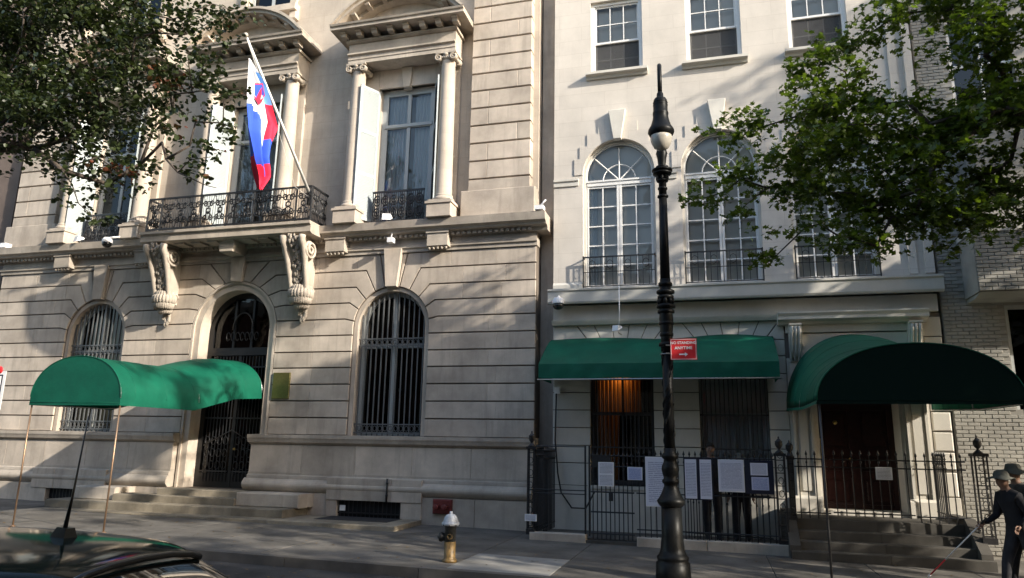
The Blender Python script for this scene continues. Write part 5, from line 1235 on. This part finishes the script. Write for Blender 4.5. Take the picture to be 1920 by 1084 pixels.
def person(loc,rz,H,lab,shirt,trous,hat=None,stride=0.,stoop=0.,armR=None,armL=None,headyaw=0,group=None,hair='hair',sleeve=True):
    root=empty('person',loc,lab,'person',group); root.rotation_euler=(0,0,rz); s=H/1.75
    st=stoop
    V=lambda x,y,z:Vector((x*s,y*s,z*s))     # faces -y
    lean=lambda x,y,z:V(x,y-(z-.95)*math.tan(st) if z>.95 else y,z-(1-math.cos(st))*max(0,z-.95))
    aR=armR or [(-.22,.02,1.16),(-.24,-.05,.92),(-.24,-.08,.84)]; aL=armL or [(.22,.02,1.16),(.24,-.05,.92),(.24,-.08,.84)]
    J={'pel':(V(0,0,.95),(.17*s,.135*s)),'waist':(lean(0,0,1.08),(.165*s,.125*s)),'chest':(lean(0,.01,1.28),(.185*s,.135*s)),'upch':(lean(0,.01,1.40),(.135*s,.095*s)),'neck':(lean(0,.0,1.50),(.052*s,.055*s)),
       'jaw':(lean(0,-.015,1.57),(.062*s,.07*s)),'head':(lean(0,-.01,1.65),(.072*s,.088*s)),'crown':(lean(0,0,1.71),(.055*s,.07*s)),
       'shR':(lean(-.17,.01,1.41),.075*s),'shL':(lean(.17,.01,1.41),.075*s),'elR':(lean(*aR[0]),.056*s),'elL':(lean(*aL[0]),.056*s),'wrR':(lean(*aR[1]),.028*s),'wrL':(lean(*aL[1]),.028*s),
       'hipR':(V(-.09,0,.88),.112*s),'hipL':(V(.09,0,.88),.112*s),'knR':(V(-.10,-.02-stride*.5,.48),.080*s),'knL':(V(.10,-.02+stride*.35,.48),.080*s),
       'anR':(V(-.10,.02-stride*.9,.09),.056*s),'anL':(V(.10,.02+stride*.95,.11),.056*s),'toR':(V(-.11,-.14-stride*.9,.035),(.042*s,.03*s)),'toL':(V(.11,-.13+stride*.95,.04),(.042*s,.03*s)),
       'nose':(lean(0,-.105,1.625),.014*s),'earR':(lean(-.078,0,1.63),.017*s),'earL':(lean(.078,0,1.63),.017*s)}
    E_=[('pel','waist'),('waist','chest'),('chest','upch'),('upch','neck'),('neck','jaw'),('jaw','head'),('head','crown'),('upch','shR'),('upch','shL'),('shR','elR'),('shL','elL'),('elR','wrR'),('elL','wrL'),('pel','hipR'),('pel','hipL'),('hipR','knR'),('hipL','knL'),('knR','anR'),('knL','anL'),('anR','toR'),('anL','toL'),('head','nose'),('head','earR'),('head','earL')]
    P={k:v[0] for k,v in J.items()}; segs=[(a,b) for a,b in E_]
    cls={('neck','jaw'):0,('jaw','head'):0,('head','crown'):0,('head','nose'):0,('head','earR'):0,('head','earL'):0,('pel','hipR'):2,('pel','hipL'):2,('hipR','knR'):2,('hipL','knL'):2,('knR','anR'):2,('knL','anL'):2,('anR','toR'):3,('anL','toL'):3}
    def pick(c):
        best=None;bd=9
        for a,b in segs:
            A,B=P[a],P[b]; d=B-A; t=max(0,min(1,(c-A).dot(d)/max(1e-9,d.length_squared))); q=(c-A-d*t).length
            if q<bd: bd=q;best=(a,b)
        return cls.get(best,1)
    bo=skinmesh('body',J,E_,['skin',shirt,trous,'shoe'],pick,root)
    # hands with separate fingers
    for side,w,e in (('R','wrR','elR'),('L','wrL','elL')):
        wr=P[w]; d=(P[w]-P[e]).normalized(); sgn=-1 if side=='R' else 1
        lat=Vector((0,1,0))-d*d.y; lat=lat.normalized() if lat.length>.2 else Vector((1,0,0)); nrm=d.cross(lat)
        J2={'w':(wr,.024*s),'p':(wr+d*.05*s,(.036*s,.017*s)),'q':(wr+d*.085*s,(.036*s,.014*s))}; E2=[('w','p'),('p','q')]
        for f,(off,ln) in enumerate(((-.030,.070),(-.010,.080),(.011,.076),(.030,.060))):
            b0=wr+d*.085*s+lat*off*s; k1=b0+d*ln*.45*s+nrm*.006*s*sgn; k2=b0+d*ln*.8*s+nrm*.028*s*sgn
            J2[f'a{f}']=(b0,.009*s); J2[f'b{f}']=(k1,.0085*s); J2[f'c{f}']=(k2,.007*s); E2+=[('q',f'a{f}'),(f'a{f}',f'b{f}'),(f'b{f}',f'c{f}')]
        J2['t0']=(wr+d*.035*s+lat*-.038*s,.011*s); J2['t1']=(wr+d*.075*s+lat*-.055*s+nrm*.01*s*sgn,.010*s); J2['t2']=(wr+d*.100*s+lat*-.050*s+nrm*.022*s*sgn,.008*s); E2+=[('p','t0'),('t0','t1'),('t1','t2')]
        skinmesh('hand',J2,E2,['skin'],lambda c:0,root,1)
    hc=P['head']
    e_=MB()
    for sx in (-1,1): e_.ball((hc.x+sx*.028*s,hc.y-.082*s,hc.z+.005*s),.010*s,seg=8,rings=5)
    e_.build('eyes','hair',root,local=True)
    hr=MB(); vs=[]; n1,n2=14,8
    for i in range(n2+1):
        th=.62*PI*i/n2
        for k in range(n1):
            a=2*PI*k/n1; front=max(0,-math.sin(a)); th2=th*(1-.42*front)
            vs.append((hc.x+.083*s*math.sin(th2)*math.cos(a),hc.y+.012*s+.102*s*math.sin(th2)*math.sin(a),hc.z+.03*s+.092*s*math.cos(th2)))
    hr.add(vs,[(i*n1+k,(i+1)*n1+k,(i+1)*n1+(k+1)%n1,i*n1+(k+1)%n1) for i in range(n2) for k in range(n1)],True).build('hair',hair,root,local=True)
    if hat:
        bp=MB(); bc=P['chest']; bp.ball((bc.x,bc.y+.20*s,bc.z-.04*s),.16*s,1.0,.62,1.35,12,8); bp.build('backpack','shirt_print',root,local=True)
        h_=MB(); hh=[(0,.082),(.05,.080),(.088,.066),(.104,.02),(.112,-.01),(.235,-.05) if hat=='wide' else (.185,-.04),(.232,-.057) if hat=='wide' else (.182,-.047),(.10,-.018)]
        h_.lathe([(r*s,z*s) for r,z in hh],(hc.x,hc.y,hc.z+.055*s),18); h_.v=[(x,y,z+(.018*math.sin(3*math.atan2(y-hc.y,x-hc.x))+.012*math.sin(5*math.atan2(y-hc.y,x-hc.x)))*max(0,(math.hypot(x-hc.x,y-hc.y)/s-.11)/.12)) for x,y,z in h_.v]; h_.build('hat','hat_cloth',root,local=True)
    return root,P
person((-.08,14.86,.05),R(8),1.82,'dark clothed person with bare head reading behind the railings','dark_cloth','dark_cloth_two',armR=[(-.22,-.05,1.16),(-.12,-.28,1.25),(-.1,-.3,1.3)],armL=[(.22,-.02,1.16),(.14,-.22,1.05),(.1,-.3,1.0)])
person((.46,14.90,.05),R(-12),1.62,'shorter person in dark clothes behind the glossy notice board','dark_cloth','dark_cloth',hat='round',stride=.12,stoop=.05)
pr,PP=person((4.0,11.85,gz(3.7)),R(-68),1.62,'stooping person in a sun hat holding a white cane at the right edge','dark_cloth','dark_cloth_two',hat='round',stride=.30,stoop=.26,armR=[(-.22,-.12,1.10),(-.20,-.38,.98),(0,0,0)],armL=[(.22,.04,1.14),(.20,-.14,.98),(0,0,0)])
person((4.18,12.15,gz(4.1)),R(-75),1.70,'person in a wide brimmed hat walking beside the cane user','shirt_print','dark_cloth',hat='wide',stride=.26,stoop=.10,armR=[(-.22,-.1,1.14),(-.18,-.30,1.02),(0,0,0)])
hw=pr.matrix_basis@(PP['wrR']+Vector((0,-.06,-.01)))
can=empty('white_cane',tuple(hw),'white cane with a red lower section pointing down to the steps','cane')
tipc=Vector((3.02,12.72,gz(3)+.03)); mid=hw.lerp(tipc,.66)
MB().tube([hw,mid],.0095,8).build('shaft','cane_white',can); MB().tube([mid,hw.lerp(tipc,.96)],.011,8).build('red_section','sign_red',can); MB().tube([hw.lerp(tipc,.96),tipc],.014,8).build('tip','cane_white',can)
MB().tube([hw+(hw-tipc)*.10,hw],.015,8).build('grip','rubber',can)
lv=MB(); lr=random.Random(4)
for _ in range(420):
    x=lr.uniform(-20,5); y=lr.choice([lr.uniform(10.5,14),lr.uniform(9.2,10.25)]); z=gz(x)+(.006 if y>10.4 else -.134); a=lr.uniform(0,2*PI); s_=lr.uniform(.02,.045); c,s=math.cos(a)*s_,math.sin(a)*s_
    lv.add([(x-c,y-s,z),(x+s*.6,y-c*.6,z+.006),(x+c,y+s,z+lr.uniform(0,.012)),(x-s*.6,y+c*.6,z+.006)],[(0,1,2,3)],False)
plain('fallen_leaf',(.16,.10,.035),.7,nz=.5); tag(lv.build('fallen_leaves','fallen_leaf',None),'scattered dry brown leaves on the pavement and along the kerb','leaves',kind='stuff')
# ================================================================ TREES
OAK=[(1.70,11.2,7.64,0.33),(2.14,11.4,8.02,0.33),(2.42,11.0,7.44,0.30),(1.50,11.0,7.24,0.25),(2.00,11.3,7.29,0.30),(3.08,11.0,8.33,0.40),(3.56,11.2,8.29,0.45),(3.83,10.6,7.78,0.50),(4.17,10.8,7.26,0.50),(0.92,11.0,6.63,0.35),(0.69,11.2,6.75,0.25),(1.36,11.4,6.95,0.35),(1.74,10.8,6.72,0.40),(2.23,11.0,6.93,0.40),(2.74,11.3,6.95,0.2),(3.0,10.8,6.7,0.22),(1.23,10.6,6.00,0.40),(1.80,11.0,6.20,0.50),(2.40,11.4,6.39,0.50),(2.84,10.8,6.18,0.55),(3.46,11.2,6.54,0.50),(3.82,10.8,6.48,0.50),(4.28,11.0,6.44,0.50),(1.43,11.2,5.79,0.35),(1.84,10.6,5.46,0.40),(2.42,11.0,5.64,0.50),(3.08,11.4,5.73,0.55),(3.40,10.6,5.56,0.60),(4.05,11.0,5.58,0.60),(-0.00,11.0,5.56,0.16),(0.32,11.1,5.63,0.25),(0.72,11.2,5.76,0.30),(1.02,11.0,5.75,0.30),(0.46,10.9,5.29,0.16),(-0.20,11.0,5.57,0.10),(1.05,11.1,4.77,0.20),(1.25,10.8,4.88,0.28),(1.68,11.2,5.05,0.30),(2.04,10.8,4.87,0.32),(2.46,11.1,5.01,0.35),(2.76,10.9,5.01,0.40),(3.25,11.2,5.07,0.40),(3.54,10.8,5.00,0.42),(2.33,11.0,4.59,0.18),(3.19,11.1,4.65,0.18),(3.98,11.0,4.96,0.30),(4.08,10.8,4.74,0.20),(0.81,11.0,4.63,0.10),(2.18,11.0,5.33,0.30)]
PEAR=[(-14.01,10.5,10.19,0.90),(-12.14,10.0,9.84,0.80),(-11.56,10.6,9.88,0.80),(-9.79,10.0,9.37,0.65),(-9.28,10.4,9.43,0.50),(-8.55,10.0,9.5,0.22),(-12.96,10.2,8.77,0.80),(-12.42,10.8,9.02,0.75),(-10.56,10.2,8.47,0.70),(-9.85,10.5,8.54,0.55),(-8.85,10.0,8.55,0.30),(-8.25,10.0,9.0,0.12),(-13.54,10.5,7.93,0.60),(-11.85,10.0,7.64,0.60),(-11.48,10.6,7.87,0.60),(-10.19,10.2,7.66,0.50),(-9.72,10.6,7.91,0.35),(-8.77,10.4,8.24,0.25),(-8.45,10.2,8.3,0.10),(-12.65,10.2,7.25,0.30),(-11.66,10.4,7.13,0.40),(-10.47,10.0,6.85,0.38),(-10.37,10.5,7.05,0.28),(-11.92,10.2,6.85,0.22),(-11.07,10.3,6.50,0.25),(-11.11,10.0,6.34,0.20),(-11.02,10.1,5.95,0.15),(-10.79,10.1,5.68,0.10),(-10.25,10.2,6.50,0.20),(-8.82,10.3,7.40,0.20),(-8.28,10.2,7.35,0.16),(-9.03,10.2,7.01,0.18),(-8.49,10.2,6.75,0.15),(-8.42,10.2,6.19,0.11),(-9.08,10.2,6.50,0.12),(-7.91,10.1,7.11,0.10),(-8.79,10.1,6.63,0.10),(-12.60,9.5,7.81,0.70),(-9.75,10.3,7.33,0.25),(-8.26,10.1,7.76,0.10),(-8.25,10.0,9.54,0.10),(-8.00,10.1,7.89,0.10),(-8.16,10.1,6.03,0.07)]
def leaves(pts,nrm_up,size,shape,mat,name,parent,seed,autumn=0.,droop=.3):
    g=np.random.default_rng(seed); n=len(pts); pts=np.array(pts)
    ax=g.normal(size=(n,3)); ax[:,2]=ax[:,2]*.5-droop; ax/=np.linalg.norm(ax,axis=1)[:,None]
    nr=g.normal(size=(n,3))*.55+np.array([0,0,nrm_up]); nr-=ax*(nr*ax).sum(1)[:,None]; nr/=np.linalg.norm(nr,axis=1)[:,None]; sd=np.cross(ax,nr)
    sz=size*g.uniform(.6,1.25,n)[:,None]; vs=[]; 
    if shape=='round': T=[(0,0,0),(.30,-.42,.10),(.75,-.36,.08),(1.05,0,-.05),(.75,.36,.08),(.30,.42,.10)]; F=[(0,1,2,3),(0,3,4,5)]
    else: T=[(0,0,0),(.35,-.12,.03),(.42,-.5,.06),(.62,-.14,.0),(.80,-.38,.03),(1.1,0,-.06),(.80,.38,.03),(.62,.14,.0),(.42,.5,.06),(.35,.12,.03)]; F=[(0,1,9),(1,2,3),(1,3,7,9),(7,8,9),(3,4,5),(3,5,7),(5,6,7)]
    m_=len(T); V_=np.zeros((n,m_,3))
    for j,(a,b,c) in enumerate(T): V_[:,j]=pts+sz*(ax*a+sd*b+nr*c)
    if parent is not None: V_-=np.array(acc(parent))
    V_=V_.reshape(-1,3); nf=len(F); tot=[len(f) for f in F]; L=np.concatenate([np.array(f) for f in F])
    loops=(np.arange(n)[:,None]*m_+L[None,:]).reshape(-1); lt=np.tile(tot,n); ls=np.concatenate([[0],np.cumsum(lt)[:-1]])
    me=bpy.data.meshes.new(name); me.vertices.add(len(V_)); me.vertices.foreach_set('co',V_.reshape(-1).astype(np.float32)); me.loops.add(len(loops)); me.loops.foreach_set('vertex_index',loops.astype(np.int32))
    me.polygons.add(len(lt)); me.polygons.foreach_set('loop_start',ls.astype(np.int32)); me.polygons.foreach_set('loop_total',lt.astype(np.int32)); me.update(calc_edges=True); me.materials.append(MATS[mat])
    tone=g.uniform(0,.8,n); 
    if autumn>0:
        fld=np.sin(pts[:,0]*3.1+pts[:,2]*2.3)+np.sin(pts[:,0]*1.7-pts[:,2]*3.9+1); k=(g.random(n)<autumn)|((fld>1.5)&(g.random(n)<.45)&(pts[:,2]<8.6)&(pts[:,0]>-10.6)); tone[k]=g.uniform(.9,1,k.sum())
    at=me.attributes.new('tone','FLOAT','POINT'); at.data.foreach_set('value',np.repeat(tone,m_).astype(np.float32))
    o=bpy.data.objects.new(name,me); COL.objects.link(o); o.parent=parent; return o
def tree(name,base_,limb0,blobs,extra,lab,leafkw,per,seed,twig=.012,group=None,cl=.30,flat=.62):
    g=random.Random(seed); root=empty(name,base_,lab,'tree',group)
    pts=[]
    if name=='pear_tree': blobs=[(x,y,z,r*(.82 if x>-10.3 else .95)) for x,y,z,r in blobs]
    for (x,y,z,r) in blobs+extra:
        n=max(1,int((r/.30)**2*1.9))
        for _ in range(n):
            d=Vector((g.gauss(0,1),g.gauss(0,1),g.gauss(0,.8))); d=d.normalized()*r*(g.random()**.45); pts.append((Vector((x,y,z))+d,min(1,r/.3)))
    nodes=[]; par=[]; 
    B=Vector(base_)
    for k,p in enumerate(limb0): nodes.append(Vector(p)); par.append(k-1)
    start=len(nodes)-1; tops=nodes[start]
    pts.sort(key=lambda q:(q[0]-tops).length)
    fork=max(0,start-2)
    for p,_ in pts:
        best=None; bd=1e9
        for i in range(fork,len(nodes)):
            q=nodes[i]; d=(q-p).length*(1.0)+.35*(q-tops).length
            if d<bd: bd=d; best=i
        # intermediate kinked node
        q=nodes[best]; dist=(p-q).length; cur=best; n=max(1,int(dist/.45))
        for k in range(1,n+1):
            w=q.lerp(p,k/n)+(Vector((g.gauss(0,.05),g.gauss(0,.05),g.gauss(0,.04)-.06*math.sin(PI*k/n)*dist*.3)) if k<n else Vector((0,0,0)))
            nodes.append(w); par.append(cur); cur=len(nodes)-1
    cnt=[1]*len(nodes)
    for i in range(len(nodes)-1,0,-1):
        if par[i]>=0: cnt[par[i]]+=cnt[i]
    tot=cnt[0]
    rad=[max(twig*.45,.16*(c/tot)**.52) for c in cnt]
    tr_=MB(); cr=MB()
    tr_.tube([nodes[k] for k in range(start+1)],[rad[k]*(1.2 if k==0 else 1) for k in range(start+1)],10)
    for i in range(start+1,len(nodes)):
        a=par[i]; 
        m_=tr_ if rad[i]>.03 else cr
        m_.tube([nodes[a],nodes[i]],[min(rad[a],rad[i]*1.25),rad[i]],5 if rad[i]<.03 else 7)
    t_=tr_.build('trunk','bark',root); cb_=tag(cr.build('twigs','bark',t_),kind='stuff')
    gg=np.random.default_rng(seed); L=[]
    for p,w in pts:
        n=int(per*w*gg.uniform(.6,1.4)); s_=cl*(.35+.65*w); 
        # leaf sprays: leaves gather along a few short twigs
        for _ in range(max(1,n//9)):
            d=gg.normal(size=3)*s_*np.array([1.15,1,flat]); q=np.array(p)+d; L.append(q+gg.normal(size=(9,3))*s_*.22)
    L=np.concatenate(L)
    cro=leaves(L,name='crown',parent=root,seed=seed,**leafkw)
    return root
tree('pear_tree',(-15.9,10.95,gz(-16)),[(-15.9,10.95,-.1),(-15.88,10.95,1.5),(-15.8,10.9,3.0),(-15.3,10.8,4.6),(-14.9,10.7,6.2)],PEAR,[(-15.5,10.6,9,1.2),(-16.5,10.8,8,1.3),(-15,11,10.8,1.2),(-13,10.6,11.2,1.1),(-11,10.4,11.0,.9),(-15,10,7.6,.9),(-17.5,11,10,1.3),(-12,10.5,12,1.0),(-15,10.5,12.5,1.3)],
  'dark leafy pear tree with some red leaves filling the upper left corner',dict(nrm_up=.9,size=.092,shape='round',mat='pear_leaf',autumn=.003),112,11)
tree('oak_tree',(6.6,11.0,gz(6.6)),[(6.6,11.0,-.3),(6.6,11.0,1.8),(6.5,11.0,3.4),(6.0,11.0,4.8),(5.4,11.0,5.7),(4.9,11.0,6.3)],OAK,[(5,11,5.4,.6),(5.2,11,7.0,.8),(5.3,11,8.6,.8),(4.6,7.2,9.5,.35),(5.6,7.6,8.2,.4),(6.2,6.8,10.2,.45),(4.9,8.4,11.2,.5),(6.8,7.0,7.0,.4),(7.4,8.2,8.8,.6),(5.4,6.2,11.2,.35),(6.6,5.8,8.9,.35),(7.6,6.4,11.4,.5),(5.8,8.8,6.4,.35),(8.4,7.6,6.2,.4),(4.4,9.2,9.8,.4),(8.8,6.8,9.6,.5),(7.2,12.6,6.6,.9),(8.6,10.2,5.6,1.0),(8.2,12.8,8.6,.9),(6.0,9.2,12.3,.6),(6.3,11,7.5,1.1),(6.5,11,5.9,.9),(7.8,11,7,1.2),(7.6,11,8.8,1.2),(6,11,10,1.2),(4.0,11.0,9.2,.8),(8.5,11,9.8,1.1)],  # some unseen clumps over the street are added to cast dapples
  'bright green oak tree reaching over the townhouse from the right',dict(nrm_up=1.1,size=.105,shape='oak',mat='oak_leaf',droop=.15),135,23,cl=.21,flat=.42)
for k,(x,y,zt,lab,dens) in enumerate(((12.5,10.6,11.2,'unseen street tree, placed for its shade, further along the pavement, outside the right edge',1),(30,11.0,11,'second unseen street tree outside the right edge',1),(6.6,.7,12,'street tree on the near pavement, right of the camera',1),(15.5,.7,12.5,'street tree far right on the near pavement',1),(33,.9,11,'most distant street tree on the near pavement',1))):  # unseen trees, placed and sized for the shade they cast
    g_=random.Random(50+k); bl=[]
    for _ in range(34):
        d=Vector((g_.gauss(0,1),g_.gauss(0,1),g_.gauss(0,1))).normalized()*(g_.random()**.4); bl.append((x+d.x*(4.6 if k==0 else 4.0 if k in (2,3) else 3.6),y-(.8 if k==0 else 0)+d.y*(3.8 if k==0 else 2.6),zt-(3.0 if k==0 else 3.6)+d.z*(3.0 if k==0 else 3.3),g_.uniform(.6,1.1)))
    if k==0: bl+=[(13+g_.uniform(-1,2.5),12.2+g_.uniform(-.6,.6),g_.uniform(12,16),.9) for _ in range(12)]+[(x+g_.uniform(-4,5),y-.8+g_.uniform(-3,3),8+g_.uniform(-2,2),1.0) for _ in range(22)]  # clumps added to shade the townhouse's right side and stoop
    if k==0: bl=[q for q in bl if not (-.2<q[0]-2.75*(15.8-q[1])<8.2 and -1.2<q[2]-1.3*(15.8-q[1])<3.9)]  # clumps cut away so sun reaches the doorway and brick wall
    tree('unseen_street_tree',(x,y,gz(x)),[(x,y,gz(x)-.1),(x,y,2.2),(x+.1,y,3.6),(x,y,4.8)],bl,[],lab,dict(nrm_up=1.,size=.17,shape='round',mat='oak_leaf'),34,70+k,cl=.40)

GR={'person':'people by the townhouse','notice_board':'notices tied to the railings','floodlight':'floodlights on the ledges','dome_camera':'dome security cameras','unseen_street_tree':'unseen street trees placed for their shade','unseen_brick_row_house':'row houses across the street','unseen_stone_row_house':'row houses across the street'}
for o in list(bpy.data.objects):
    if o.parent is None and o.type in('EMPTY','MESH'):
        n=o.name.split('.')[0]
        if n in GR: o['group']=GR[n]
